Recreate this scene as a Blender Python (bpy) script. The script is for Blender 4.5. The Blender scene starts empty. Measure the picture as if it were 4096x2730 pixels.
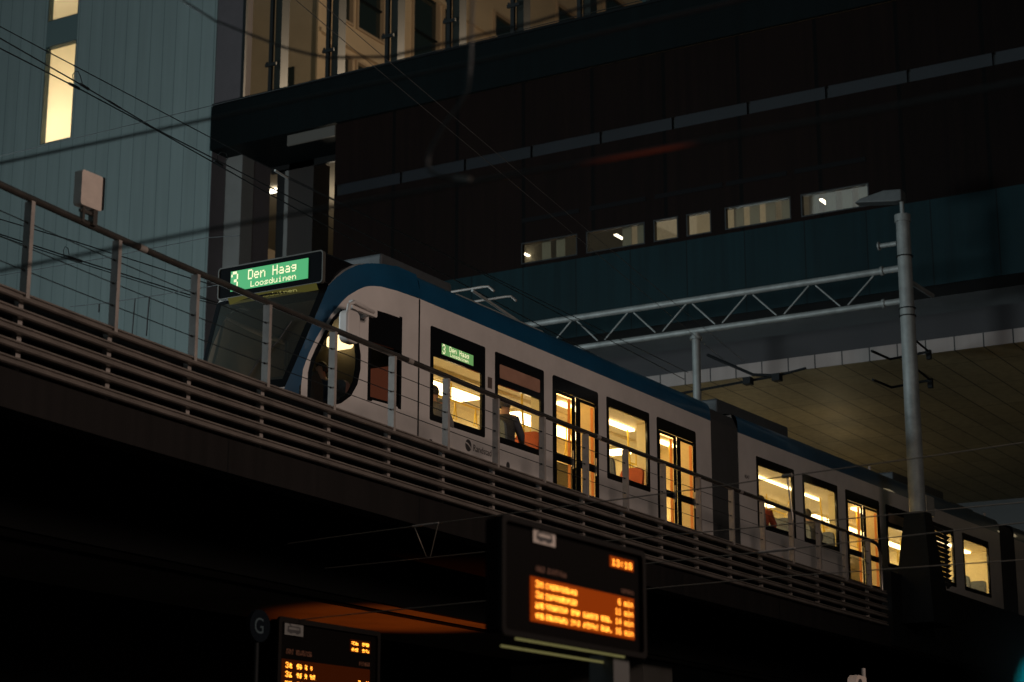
import bpy, bmesh, math, random
from mathutils import Vector, Matrix
random.seed(7)
S = bpy.context.scene
COL = S.collection
R = math.radians

# ------------------------------------------------------------------ camera
# world axes: +X runs along the tram track away from us, +Y to the left across it
cd = bpy.data.cameras.new('camera'); cam = bpy.data.objects.new('camera', cd); COL.objects.link(cam)
_p, _a = R(14.313), R(30.66)
_f = Vector((math.cos(_p)*math.cos(_a), math.cos(_p)*math.sin(_a), math.sin(_p)))
_r = Vector((math.sin(_a), -math.cos(_a), 0)); _u = _r.cross(_f)
cam.matrix_world = Matrix(((_r.x, _u.x, -_f.x, 0), (_r.y, _u.y, -_f.y, 0), (_r.z, _u.z, -_f.z, 1.6), (0, 0, 0, 1)))
cd.sensor_width = 36; cd.lens = 36*7864/4096
cd.clip_start = 0.1; cd.clip_end = 3000
cd.dof.use_dof = True; cd.dof.focus_distance = 29.0; cd.dof.aperture_fstop = 1.9
S.camera = cam

# ------------------------------------------------------------------ night sky and lights
w = bpy.data.worlds.new('World'); S.world = w; w.use_nodes = True
nt = w.node_tree; nt.nodes.clear()
sky = nt.nodes.new('ShaderNodeTexSky'); sky.sky_type = 'NISHITA'; sky.sun_disc = False
sky.sun_elevation = R(-5.0); sky.sun_rotation = R(250)
bg = nt.nodes.new('ShaderNodeBackground'); bg.inputs[1].default_value = 0.15
wo = nt.nodes.new('ShaderNodeOutputWorld')
glow = nt.nodes.new('ShaderNodeMix'); glow.data_type = 'RGBA'; glow.blend_type = 'ADD'; glow.inputs[0].default_value = 1.0
glow.inputs[7].default_value = (.075, .135, .145, 1)      # sky glow of the city at night
nt.links.new(sky.outputs[0], glow.inputs[6]); nt.links.new(glow.outputs[2], bg.inputs[0]); nt.links.new(bg.outputs[0], wo.inputs[0])
S.view_settings.view_transform = 'Standard'; S.view_settings.look = 'None'
S.view_settings.exposure = 0.0; S.view_settings.gamma = 1.0

def lamp(name, kind, loc, energy, color, to=None, size=0.3, spot=None, blend=0.6, angle=None):
    d = bpy.data.lights.new(name, kind); d.energy = energy; d.color = color
    if kind in ('POINT', 'SPOT'): d.shadow_soft_size = size
    if kind == 'SPOT': d.spot_size = R(spot); d.spot_blend = blend
    if kind == 'SUN': d.angle = R(angle)
    o = bpy.data.objects.new(name, d); COL.objects.link(o); o.location = loc
    if to is not None:
        o.rotation_euler = (Vector(to)-Vector(loc)).to_track_quat('-Z', 'Y').to_euler()
    return o
# weak cool sun added as general fill, from behind the left of the camera
lamp('fill_sun', 'SUN', (-20, 6, 12), 0.10, (0.70, 0.90, 1.0), to=(20, 0, 0), angle=25)
# street lamps of the square below the viaduct, off to the left and behind the camera
lamp('street_light', 'SPOT', (16, -5.5, 10), 5000, (1.0, 0.80, 0.68), to=(17.5, 15, 7.0), size=2.2, spot=140, blend=1.0)
# floodlight that washes the pale panelled wall
lamp('wall_floodlight', 'POINT', (15, 30, 8.5), 9500, (0.80, 0.96, 1.0), size=3.0)
# lamp in the courtyard behind the glass screen
lamp('courtyard_light', 'POINT', (57.5, 24, 27), 12500, (1.0, 0.76, 0.54), size=0.6)
# sodium lamp of the bus platform under the viaduct
lamp('platform_light', 'SPOT', (25.6, 16.9, 1.6), 300, (1.0, 0.17, 0.012), to=(25.2, 16.7, 6), size=0.12, spot=74, blend=0.5)
# hidden fill lights added to brighten the soffit over the passage
for _x, _y, _e in ((43.6, 20.6, 22), (47.5, 20.8, 34), (53, 20.5, 40), (49, 11.8, 6), (57, 12, 7), (46.8, 18.2, 5), (49.5, 18.9, 5)):
    lamp('soffit_fill', 'POINT', (_x, _y, 11.2 if _e < 6 else 10.1 if _y > 15 else 10.8), _e*.48 if _e > 5 else 3.6, (1.0, 0.80, 0.46), size=0.15)
# red spot added beside the near cable for its glint
lamp('cable_glint_spot', 'SPOT', (5.5, 2.9, 3.5), 9, (1.0, 0.12, 0.01), to=(6.0, 3.02, 4.01), size=0.03, spot=40, blend=1.0)

# ------------------------------------------------------------------ materials
def mat(name, color, rough=0.6, metal=0.0, var=0.0, scale=6.0, emit=None, estr=0.0, spec=0.5, bump=0.0, coat=0.0, sample=True, vcol=None):
    m = bpy.data.materials.new(name); m.use_nodes = True
    n = m.node_tree.nodes; l = m.node_tree.links; b = n['Principled BSDF']
    b.inputs['Base Color'].default_value = (*color, 1); b.inputs['Roughness'].default_value = rough
    b.inputs['Metallic'].default_value = metal; b.inputs['Specular IOR Level'].default_value = spec
    if coat: b.inputs['Coat Weight'].default_value = coat
    if var or bump:
        tc = n.new('ShaderNodeTexCoord'); no = n.new('ShaderNodeTexNoise')
        no.inputs['Scale'].default_value = scale; no.inputs['Detail'].default_value = 6; no.inputs['Roughness'].default_value = 0.65
        l.new(tc.outputs['Object'], no.inputs['Vector'])
        if var:
            rp = n.new('ShaderNodeValToRGB'); e = rp.color_ramp.elements
            e[0].position = 0.3; e[1].position = 0.72
            c2 = vcol or tuple(min(1, c*(1+var*0.6)) for c in color)
            e[0].color = (*[c*(1-var) for c in color], 1); e[1].color = (*c2, 1)
            l.new(no.outputs['Fac'], rp.inputs[0]); l.new(rp.outputs[0], b.inputs['Base Color'])
        if bump:
            bp = n.new('ShaderNodeBump'); bp.inputs['Strength'].default_value = bump
            l.new(no.outputs['Fac'], bp.inputs['Height']); l.new(bp.outputs[0], b.inputs['Normal'])
    if emit:
        b.inputs['Emission Color'].default_value = (*emit, 1); b.inputs['Emission Strength'].default_value = estr
        if not sample: m.cycles.emission_sampling = 'NONE'
    return m
def glass(name, tint, refl=1.0, rough=0.02, f0=.045, veil=0.0):
    """thin clear sheet: transmits straight through, mirrors more at grazing angles"""
    m = bpy.data.materials.new(name); m.use_nodes = True
    n = m.node_tree.nodes; l = m.node_tree.links; n.clear()
    o = n.new('ShaderNodeOutputMaterial'); mx = n.new('ShaderNodeMixShader'); t = n.new('ShaderNodeBsdfTransparent')
    g = n.new('ShaderNodeBsdfGlossy'); lw = n.new('ShaderNodeLayerWeight'); lw.inputs[0].default_value = .5
    pw = n.new('ShaderNodeMath'); pw.operation = 'POWER'; pw.inputs[1].default_value = 5; l.new(lw.outputs['Facing'], pw.inputs[0])
    ma = n.new('ShaderNodeMath'); ma.operation = 'MULTIPLY_ADD'; ma.inputs[1].default_value = 1-f0; ma.inputs[2].default_value = f0; l.new(pw.outputs[0], ma.inputs[0])
    t.inputs[0].default_value = (*tint, 1); g.inputs['Roughness'].default_value = rough; g.inputs[0].default_value = (refl, refl, refl, 1)
    l.new(ma.outputs[0], mx.inputs[0]); l.new(t.outputs[0], mx.inputs[1]); l.new(g.outputs[0], mx.inputs[2])
    if veil:
        d = n.new('ShaderNodeBsdfDiffuse'); d.inputs[0].default_value = (.34, .34, .29, 1); m2 = n.new('ShaderNodeMixShader'); m2.inputs[0].default_value = veil  # diffuse grey painting a reflected sheen over the glass
        l.new(mx.outputs[0], m2.inputs[1]); l.new(d.outputs[0], m2.inputs[2]); l.new(m2.outputs[0], o.inputs[0])
    else: l.new(mx.outputs[0], o.inputs[0])
    return m
def panelled(name, color, joint, sy, sz, wy=0.02, wz=0.02, axis=('Y', 'Z'), rough=0.5, var=0.15, off=(0, 0), spec=0.4):
    """cladding with thin dark joints every sy / sz metres (object coordinates = world metres)"""
    m = bpy.data.materials.new(name); m.use_nodes = True
    n = m.node_tree.nodes; l = m.node_tree.links; b = n['Principled BSDF']
    b.inputs['Roughness'].default_value = rough; b.inputs['Specular IOR Level'].default_value = spec
    tc = n.new('ShaderNodeTexCoord'); sx = n.new('ShaderNodeSeparateXYZ'); l.new(tc.outputs['Object'], sx.inputs[0])
    masks = []
    for ax, s, wd, of in ((axis[0], sy, wy, off[0]), (axis[1], sz, wz, off[1])):
        if not s: continue
        a = n.new('ShaderNodeMath'); a.operation = 'ADD'; a.inputs[1].default_value = of+1000*s; l.new(sx.outputs[ax], a.inputs[0])
        d = n.new('ShaderNodeMath'); d.operation = 'MODULO'; d.inputs[1].default_value = s; l.new(a.outputs[0], d.inputs[0])
        c = n.new('ShaderNodeMath'); c.operation = 'LESS_THAN'; c.inputs[1].default_value = wd; l.new(d.outputs[0], c.inputs[0])
        masks.append(c)
    if len(masks) == 2:
        mm = n.new('ShaderNodeMath'); mm.operation = 'MAXIMUM'; l.new(masks[0].outputs[0], mm.inputs[0]); l.new(masks[1].outputs[0], mm.inputs[1])
    else: mm = masks[0]
    no = n.new('ShaderNodeTexNoise'); no.inputs['Scale'].default_value = 0.35; no.inputs['Detail'].default_value = 8
    l.new(tc.outputs['Object'], no.inputs['Vector'])
    rp = n.new('ShaderNodeValToRGB'); rp.color_ramp.elements[0].position = .3; rp.color_ramp.elements[1].position = .7
    rp.color_ramp.elements[0].color = (*[c*(1-var) for c in color], 1); rp.color_ramp.elements[1].color = (*[min(1, c*(1+var)) for c in color], 1)
    st = n.new('ShaderNodeMapping'); st.inputs['Scale'].default_value = (5, 5, .25); l.new(tc.outputs['Object'], st.inputs[0])
    n2 = n.new('ShaderNodeTexNoise'); n2.inputs['Scale'].default_value = 1.2; n2.inputs['Detail'].default_value = 6; l.new(st.outputs[0], n2.inputs['Vector'])
    ids = []
    for ax, s, of in ((axis[0], sy, off[0]), (axis[1], sz, off[1])):
        if not s: continue
        a = n.new('ShaderNodeMath'); a.operation = 'ADD'; a.inputs[1].default_value = of+1000*s; l.new(sx.outputs[ax], a.inputs[0])
        d = n.new('ShaderNodeMath'); d.operation = 'DIVIDE'; d.inputs[1].default_value = s; l.new(a.outputs[0], d.inputs[0])
        c = n.new('ShaderNodeMath'); c.operation = 'FLOOR'; l.new(d.outputs[0], c.inputs[0]); ids.append(c)
    cmb = n.new('ShaderNodeCombineXYZ')
    for k, c in enumerate(ids): l.new(c.outputs[0], cmb.inputs[k])
    wn = n.new('ShaderNodeTexWhiteNoise'); wn.noise_dimensions = '3D'; l.new(cmb.outputs[0], wn.inputs['Vector'])
    ad = n.new('ShaderNodeMath'); ad.operation = 'MULTIPLY_ADD'; ad.inputs[1].default_value = .15; l.new(wn.outputs[0], ad.inputs[0])
    ad2 = n.new('ShaderNodeMath'); ad2.operation = 'MULTIPLY_ADD'; ad2.inputs[1].default_value = .5; l.new(n2.outputs['Fac'], ad2.inputs[0])
    sc_ = n.new('ShaderNodeMath'); sc_.operation = 'MULTIPLY'; sc_.inputs[1].default_value = .35; l.new(no.outputs['Fac'], sc_.inputs[0])
    l.new(sc_.outputs[0], ad2.inputs[2]); l.new(ad2.outputs[0], ad.inputs[2]); l.new(ad.outputs[0], rp.inputs[0])
    mx = n.new('ShaderNodeMix'); mx.data_type = 'RGBA'; mx.inputs[7].default_value = (*joint, 1)
    l.new(mm.outputs[0], mx.inputs[0]); l.new(rp.outputs[0], mx.inputs[6]); l.new(mx.outputs[2], b.inputs['Base Color'])
    return m

M = {}
M['white'] = mat('tram_white_paint', (.62, .56, .53), .38, var=.14, scale=1.1, coat=.25)
M['blue'] = mat('tram_blue_paint', (.006, .058, .125), .34, var=.2, scale=1.3, coat=.3)
M['roofgrey'] = mat('tram_roof_grey', (.30, .29, .27), .5, var=.3, scale=2)
M['black'] = mat('black_rubber', (.010, .010, .010), .45, var=.2, scale=4)
M['blackgloss'] = mat('black_glass_frame', (.006, .006, .007), .12)
M['deadblack'] = mat('dead_black_shade', (.008, .008, .008), .95, spec=0)  # dead black that paints the shade under the deck
M['bellows'] = mat('bellows_rubber', (.016, .016, .016), .7, var=.3, scale=5)
M['glass'] = glass('window_glass', (.95, .94, .90))
M['doorglass'] = glass('door_glass', (1.0, .93, .80))
M['windshield'] = glass('windshield_glass', (.62, .62, .56), refl=.9, f0=.07, veil=.07)
M['cabglass'] = glass('tinted_cab_glass', (.35, .34, .33))
M['ceil'] = mat('interior_ceiling', (.74, .64, .42), .55, var=.06, scale=3)
M['inwall'] = mat('interior_cream_panel', (.76, .67, .43), .5, var=.06, scale=3)
M['infloor'] = mat('interior_floor', (.10, .09, .08), .7)
M['tube'] = mat('interior_light', (.9, .8, .6), .5, emit=(1.0, .77, .40), estr=7.5)
M['doorlight'] = mat('door_light', (.9, .7, .4), .5, emit=(1.0, .66, .28), estr=5.0)
M['seatred'] = mat('orange_red_seat', (.50, .085, .015), .6, var=.2, scale=9)
M['seatblue'] = mat('blue_grey_seat', (.16, .19, .24), .7, var=.25, scale=14)
M['doorlit'] = mat('orange_door_edge', (.70, .26, .06), .5)
M['yellow'] = mat('yellow_handrail', (.75, .52, .05), .35)
M['steel'] = mat('stainless_steel', (.42, .39, .36), .38, metal=.75, var=.25, scale=5)
M['galv'] = mat('galvanised_steel', (.30, .31, .30), .55, metal=.25, var=.3, scale=3, bump=.05)
M['rail'] = mat('railing_steel', (.30, .26, .23), .27, metal=.88, var=.3, scale=4)
M['railpost'] = mat('railing_post_steel', (.30, .26, .235), .5, metal=.15, var=.25, scale=6)
M['louvre'] = mat('louvre_aluminium', (.25, .21, .185), .36, metal=.4, var=.35, scale=2.2)
M['fascia'] = None
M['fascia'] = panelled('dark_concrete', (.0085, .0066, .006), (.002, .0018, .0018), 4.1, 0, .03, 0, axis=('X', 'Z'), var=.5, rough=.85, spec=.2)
M['under'] = mat('viaduct_underside', (.10, .090, .080), .85, var=.35, scale=.7)
M['lamphead'] = mat('grey_lamp_housing', (.09, .095, .095), .6, var=.2)
M['wire'] = mat('dark_wire', (.012, .014, .015), .5, metal=.3)
M['wirelit'] = mat('copper_wire', (.20, .17, .14), .4, metal=.5)
M['darkbox'] = mat('dark_painted_steel', (.007, .008, .009), .6, var=.3, scale=3, spec=.15)
M['boardcase'] = mat('black_display_case', (.004, .003, .0025), .55, spec=.04)
M['plate'] = mat('pale_box_plate', (.56, .46, .40), .6, var=.12, scale=7)
M['amber'] = mat('amber_led', (.2, .1, .02), .5, emit=(1.0, .31, .03), estr=3.8, sample=False)
M['amberbg'] = mat('led_halo_glow', (.05, .01, .0), .3, emit=(1.0, .115, .001), estr=.2, sample=False)  # even glow painting the bloom around the LEDs
M['amberdim'] = mat('led_halo_glow_dim', (.05, .01, .0), .3, emit=(1.0, .12, .002), estr=.010, sample=False)
M['green'] = mat('green_backlight', (.02, .1, .05), .5, emit=(.055, .36, .125), estr=1.0)
M['green2'] = mat('green_backlight_pale', (.02, .1, .05), .5, emit=(.16, .36, .11), estr=.75, sample=False)
M['flip'] = mat('cream_dot', (.4, .4, .3), .5, emit=(.95, .88, .52), estr=.98, sample=False)
M['sign_reflection'] = mat('painted_sign_reflection', (.05, .05, .02), .2, emit=(.20, .16, .015), estr=.2, sample=False)  # olive glow standing for the sign mirrored in the windshield
M['skin'] = mat('skin', (.50, .28, .20), .55)
M['hair'] = mat('dark_hair', (.035, .024, .018), .6)
M['cloth1'] = mat('dark_jacket', (.05, .05, .06), .8); M['cloth2'] = mat('red_jacket', (.35, .07, .04), .8)
M['cloth3'] = mat('grey_coat', (.16, .15, .14), .8); M['cloth4'] = mat('blue_uniform', (.03, .05, .10), .8)

# ------------------------------------------------------------------ mesh builder
class MB:
    def __init__(s, T=None): s.v = []; s.f = []; s.m = []; s.sm = []; s.T = T
    def add(s, vs, fs, mi=0, smooth=False):
        o = len(s.v)
        s.v += [tuple(s.T(*p)) if s.T else tuple(p) for p in vs]
        for f in fs: s.f.append([i+o for i in f]); s.m.append(mi); s.sm.append(smooth)
        return s
    def box(s, a, b, mi=0):
        x0, y0, z0 = a; x1, y1, z1 = b
        x0, x1 = min(x0, x1), max(x0, x1); y0, y1 = min(y0, y1), max(y0, y1); z0, z1 = min(z0, z1), max(z0, z1)
        return s.add([(x0,y0,z0),(x1,y0,z0),(x1,y1,z0),(x0,y1,z0),(x0,y0,z1),(x1,y0,z1),(x1,y1,z1),(x0,y1,z1)],
                     [(0,3,2,1),(4,5,6,7),(0,1,5,4),(1,2,6,5),(2,3,7,6),(3,0,4,7)], mi)
    def tube(s, pts, r, n=8, mi=0, cap=True):
        P = [Vector(p) for p in pts]; rs = r if isinstance(r, (list, tuple)) else [r]*len(P)
        vs = []; fs = []; prev = None
        for i, p in enumerate(P):
            t = (P[min(i+1, len(P)-1)]-P[max(i-1, 0)]).normalized()
            if prev is None:
                h = Vector((0, 0, 1)) if abs(t.z) < .9 else Vector((1, 0, 0)); x = t.cross(h).normalized()
            else: x = (prev-t*prev.dot(t)).normalized()
            prev = x; y = t.cross(x)
            for k in range(n):
                a = 2*math.pi*k/n; vs.append(p+(x*math.cos(a)+y*math.sin(a))*rs[i])
        for i in range(len(P)-1):
            for k in range(n): fs.append((i*n+k, i*n+(k+1) % n, (i+1)*n+(k+1) % n, (i+1)*n+k))
        s.add(vs, fs, mi, True)
        if cap: s.add(vs[:n], [tuple(range(n))[::-1]], mi); s.add(vs[-n:], [tuple(range(n))], mi)
        return s
    def grid(s, fn, nu, nv, mi=0, smooth=True, keep=None):
        vs = [fn(i/nu, j/nv) for j in range(nv+1) for i in range(nu+1)]; fs = []
        for j in range(nv):
            for i in range(nu):
                if keep is None or keep((i+.5)/nu, (j+.5)/nv): fs.append((j*(nu+1)+i, j*(nu+1)+i+1, (j+1)*(nu+1)+i+1, (j+1)*(nu+1)+i))
        return s.add(vs, fs, mi, smooth)
    def prism(s, poly, fn, d0, d1, mi=0):
        """poly of (a, b) mapped by fn(a, b, d) and extruded d0..d1"""
        n = len(poly); vs = [fn(a, b, d0) for a, b in poly]+[fn(a, b, d1) for a, b in poly]
        fs = [tuple(range(n))[::-1], tuple(range(n, 2*n))]+[(i, (i+1) % n, n+(i+1) % n, n+i) for i in range(n)]
        return s.add(vs, fs, mi)
    def ring(s, outer, inner, fn, d0, d1, mi=0):
        n = len(outer); vs = []
        for d in (d0, d1):
            vs += [fn(a, b, d) for a, b in outer]; vs += [fn(a, b, d) for a, b in inner]
        fs = []
        for i in range(n):
            j = (i+1) % n
            fs += [(i, j, n+j, n+i), (2*n+i, 3*n+i, 3*n+j, 2*n+j), (i, 2*n+i, 2*n+j, j), (n+i, n+j, 3*n+j, 3*n+i)]
        return s.add(vs, fs, mi)
    def build(s, name, mats, parent=None, bevel=0):
        me = bpy.data.meshes.new(name); me.from_pydata(s.v, [], s.f)
        if not isinstance(mats, (list, tuple)): mats = [mats]
        for m in mats: me.materials.append(m)
        me.polygons.foreach_set('material_index', s.m); me.polygons.foreach_set('use_smooth', s.sm); me.update()
        bm = bmesh.new(); bm.from_mesh(me); bmesh.ops.recalc_face_normals(bm, faces=bm.faces); bm.to_mesh(me); bm.free()
        o = bpy.data.objects.new(name, me); COL.objects.link(o)
        if bevel:
            b = o.modifiers.new('bevel', 'BEVEL'); b.width = bevel; b.segments = 2; b.limit_method = 'ANGLE'
        if parent: attach(o, parent)
        return o
def root_matrix(p):
    m = Matrix.Identity(4)
    while p is not None: m = p.matrix_basis @ m if p.parent is None else p.matrix_parent_inverse @ p.matrix_basis @ m; p = p.parent
    return m
def attach(o, p):
    o.parent = p; o.matrix_parent_inverse = root_matrix(p).inverted(); return o
def tag(o, label=None, cat=None, group=None, kind=None):
    for k, v in (('label', label), ('category', cat), ('group', group), ('kind', kind)):
        if v: o[k] = v
    return o
def thing(name, label, cat, loc=(0, 0, 0), group=None):
    o = bpy.data.objects.new(name, None); o.empty_display_size = .3; COL.objects.link(o); o.location = loc
    return tag(o, label, cat, group)
def rect(x0, x1, z0, z1): return [(x0, z0), (x1, z0), (x1, z1), (x0, z1)]
def rrect(x0, x1, z0, z1, r=.06, k=4):
    o = []
    for cx, cz, a0 in ((x0+r, z0+r, 180), (x1-r, z0+r, 270), (x1-r, z1-r, 0), (x0+r, z1-r, 90)):
        for i in range(k+1): a = R(a0+90*i/k); o.append((cx+r*math.cos(a), cz+r*math.sin(a)))
    return o

# ------------------------------------------------------------------ dot matrix lettering
F = {' ': '00000 00000 00000 00000 00000 00000 00000',
'0': '01110 10001 10001 10001 10001 10001 01110', '1': '00100 01100 00100 00100 00100 00100 01110', '2': '01110 10001 00001 00110 01000 10000 11111',
'3': '01110 10001 00001 00110 00001 10001 01110', '4': '00010 00110 01010 10010 11111 00010 00010', '5': '11111 10000 11110 00001 00001 10001 01110',
'6': '01110 10000 10000 11110 10001 10001 01110', '7': '11111 00001 00010 00010 00100 00100 00100', '8': '01110 10001 10001 01110 10001 10001 01110',
'9': '01110 10001 10001 01111 00001 00001 01110', ':': '00000 00100 00100 00000 00100 00100 00000',
'D': '11110 10001 10001 10001 10001 10001 11110', 'H': '10001 10001 10001 11111 10001 10001 10001', 'L': '10000 10000 10000 10000 10000 10000 11111',
'a': '00000 00000 01110 00001 01111 10001 01111', 'd': '00001 00001 01101 10011 10001 10001 01111', 'e': '00000 00000 01110 10001 11111 10000 01110',
'g': '00000 00000 01111 10001 01111 00001 01110', 'i': '00100 00000 01100 00100 00100 00100 01110', 'm': '00000 00000 11010 10101 10101 10101 10101',
'n': '00000 00000 10110 11001 10001 10001 10001', 'o': '00000 00000 01110 10001 10001 10001 01110', 's': '00000 00000 01111 10000 01110 00001 11110',
'u': '00000 00000 10001 10001 10001 10011 01101', '.': '00000 00000 00000 00000 00000 01100 01100'}
def smudge(rng):
    return ' '.join(''.join('1' if rng.random() < .55 and 0 < r else '0' for _ in range(5)) for r in range(7))
def dots(mb, fn, text, a0, a1, b0, b1, fill=1.0, rng=None, wide=6):
    """text in the rectangle a0..a1 (reading direction) by b0 (bottom)..b1 (top)"""
    n = len(text)*wide-1; da = (a1-a0)/n; db = (b1-b0)/7
    for ci, ch in enumerate(text):
        g = (F[ch] if ch in F else smudge(rng)).split()
        for r in range(7):
            for c in range(5):
                if g[r][c] == '1':
                    x = a0+(ci*wide+c)*da; y = b1-(r+1)*db; ea = da*(1-fill)/2; eb = db*(1-fill)/2
                    mb.add([fn(x+ea, y+eb), fn(x+da-ea, y+eb), fn(x+da-ea, y+db-eb), fn(x+ea, y+db-eb)], [(0, 1, 2, 3)])

# ================================================================== SETTING
g = MB(); g.add([(-900, -900, 0), (900, -900, 0), (900, 900, 0), (-900, 900, 0)], [(0, 1, 2, 3)])
tag(g.build('ground', mat('paving', (.05, .048, .045), .85, var=.3, scale=.6)), kind='structure')
g = MB(); g.add([(-200, 3, .006), (300, 3, .006), (300, 10.5, .006), (-200, 10.5, .006)], [(0, 1, 2, 3)])
tag(g.build('road', mat('asphalt', (.035, .034, .033), .8, var=.3, scale=2)), kind='structure')

# ------------------------------------------------------------------ viaduct
def ry(x):                      # plan line of the viaduct edge (gentle curve)
    pts = [(-40, 5.0), (4, 11.7), (12, 12.86), (15.6, 13.2), (18.3, 13.34), (22.3, 13.56), (27, 13.72), (34, 13.84), (40, 13.92), (90, 14.2)]
    for (x0, y0), (x1, y1) in zip(pts, pts[1:]):
        if x <= x1:
            return y0+(y1-y0)*(x-x0)/(x1-x0)
    return pts[-1][1]
def rys(x): return (ry(x-1.2)+ry(x-.6)+ry(x)+ry(x+.6)+ry(x+1.2))/5
XS = [-20+.8*i for i in range(int((38.6+20)/.8)+1)]
XL = XS+[39.0+2*i for i in range(22)]
via = thing('tram_viaduct', 'dark elevated tram viaduct edged with five stacked metal louvre rails', 'viaduct', (20, 16, 0))
def sweep(prof, xs, closed=True, T=None, mi=0, smooth=False, mb=None):
    mb = mb or MB(); n = len(prof); vs = []; fs = []
    for x in xs: vs += [(x, rys(x)+a, z) for a, z in prof]
    for i in range(len(xs)-1):
        for k in range(n if closed else n-1): fs.append((i*n+k, i*n+(k+1) % n, (i+1)*n+(k+1) % n, (i+1)*n+k))
    fs += [tuple(range(n))[::-1], tuple(range((len(xs)-1)*n, len(xs)*n))]
    return mb.add(vs, fs, mi, smooth)
sweep([(.35, 5.86), (.35, 6.10), (8.2, 6.10), (8.2, 5.5), (.35, 5.5)][::-1], XL).build('deck', M['deadblack'], via)
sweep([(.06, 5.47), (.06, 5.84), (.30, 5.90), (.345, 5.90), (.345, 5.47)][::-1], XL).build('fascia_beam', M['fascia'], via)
sweep([(2.2, 4.88), (2.2, 5.49), (2.64, 5.49), (2.64, 4.88)][::-1], XL).build('girder', M['under'], via)
sweep([(3.15, 4.93), (3.15, 5.49), (5.2, 5.49), (5.2, 4.93)][::-1], XL).build('girder', M['under'], via)
sweep([(2.09, 4.86), (2.09, 5.49), (2.19, 5.49), (2.19, 4.86)][::-1], XL).build('shade_strip', M['deadblack'], via)  # black strips added as painted shade on the girder sides
sweep([(3.03, 4.94), (3.03, 5.49), (3.13, 5.49), (3.13, 4.94)][::-1], XL).build('shade_strip', M['deadblack'], via)
for q in (1.55, 2.99, 5.2, 6.64):
    sweep([(q, 6.11), (q, 6.25), (q+.07, 6.25), (q+.07, 6.11)][::-1], XL).build('track_rail', M['steel'], via)
for k in range(5):
    z = 6.575-.158*k
    # aluminium profile: thin bright lip on top, groove, rounded lower nose
    prof = [(0, z), (-.012, z), (-.014, z-.016), (.012, z-.020), (.012, z-.036), (-.020, z-.042), (-.034, z-.056), (-.030, z-.074), (-.010, z-.084), (.05, z-.084), (.05, z)]
    sweep(prof, XS, smooth=False).build('louvre_rail', M['louvre'], via)
posts_x = [12.92+1.366*i for i in range(-9, 19)]
for x in posts_x:
    mb = MB(); y = rys(x); mb.box((x-.03, y+.055, 5.85), (x+.03, y+.12, 6.6)); mb.box((x-.02, y+.02, 6.49), (x+.02, y+.05, 6.53)); mb.build('louvre_bracket', M['railpost'], via)
par = MB(); XP = [38.75, 40, 44, 50, 60, 76]
sweep([(.0, 5.5), (.0, 7.02), (.22, 7.02), (.22, 5.5)][::-1], XP, mb=par); par.build('parapet', M['darkbox'], via)
sweep([(.13, 5.9), (.13, 6.535), (.20, 6.535), (.20, 5.9)][::-1], XS).build('edge_upstand', M['darkbox'], via)
# piers under the deck
for px in (2.0, 33.0, 58): MB().box((px-.6, rys(px)+2.6, 0), (px+.6, rys(px)+5.4, 4.85)).build('pier', M['under'], via)
# dark hall wall added to blacken the space under the viaduct
hl = thing('dark_backdrop', 'added dark hall wall closing off the space under the viaduct', 'backdrop', (10, 23, 0))
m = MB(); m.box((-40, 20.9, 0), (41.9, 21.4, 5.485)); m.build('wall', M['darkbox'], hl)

# ------------------------------------------------------------------ railing on the viaduct
rl = thing('railing', 'steel railing with a thick round handrail and thin wires along the viaduct edge', 'railing', (20, 13.4, 6.5))
hp = [(x, rys(x)+.02, 7.515) for x in XS if x < 37.6]
hp += [(37.75, rys(37.75)+.02, 7.515), (38.0, rys(38)+.02, 7.50), (38.17, rys(38.2)+.02, 7.44), (38.24, rys(38.2)+.02, 7.33), (38.25, rys(38.2)+.02, 6.55)]
MB().tube(hp, .036, 12).build('handrail', M['rail'], rl)
for x in posts_x:
    y = rys(x)+.02
    m = MB(); m.box((x-.024, y-.045, 6.50), (x+.024, y+.045, 7.483)); m.build('post', M['railpost'], rl)
for x in posts_x[2::4]:
    MB().tube([(x+.35, rys(x+.35)+.02, 7.515), (x+.47, rys(x+.47)+.02, 7.515)], .0385, 12).build('sleeve', M['railpost'], rl)
for z in (7.27, 7.03, 6.80):
    m = MB(); m.tube([(x, rys(x)+.02, z) for x in XS if x < 38.1], .0055, 5)
    for x in posts_x: m.tube([(x-.05, rys(x-.05)+.02, z), (x+.05, rys(x+.05)+.02, z)], .011, 6)
    m.build('tension_wire', M['wire'], rl)

# small box on the handrail
bx = thing('signal_box', 'small pale square plate box clamped on top of the handrail', 'box', (13.75, 13.0, 7.5))
fn = lambda a, b, d: (a, 13.02+d, b)
MB().prism(rrect(13.60, 13.90, 7.66, 8.02, .03), fn, -.05, .05).build('box_body', M['plate'], bx)
MB().prism(rrect(13.895, 13.925, 7.68, 8.02, .008), fn, -.055, .06).build('side_rim', M['darkbox'], bx)
m = MB(); m.box((13.66, 12.99, 7.50), (13.69, 13.03, 7.67)); m.box((13.80, 12.98, 7.50), (13.86, 13.05, 7.67)); m.box((13.64, 13.0, 7.60), (13.86, 13.03, 7.63))
m.build('bracket', M['rail'], bx)

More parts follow.
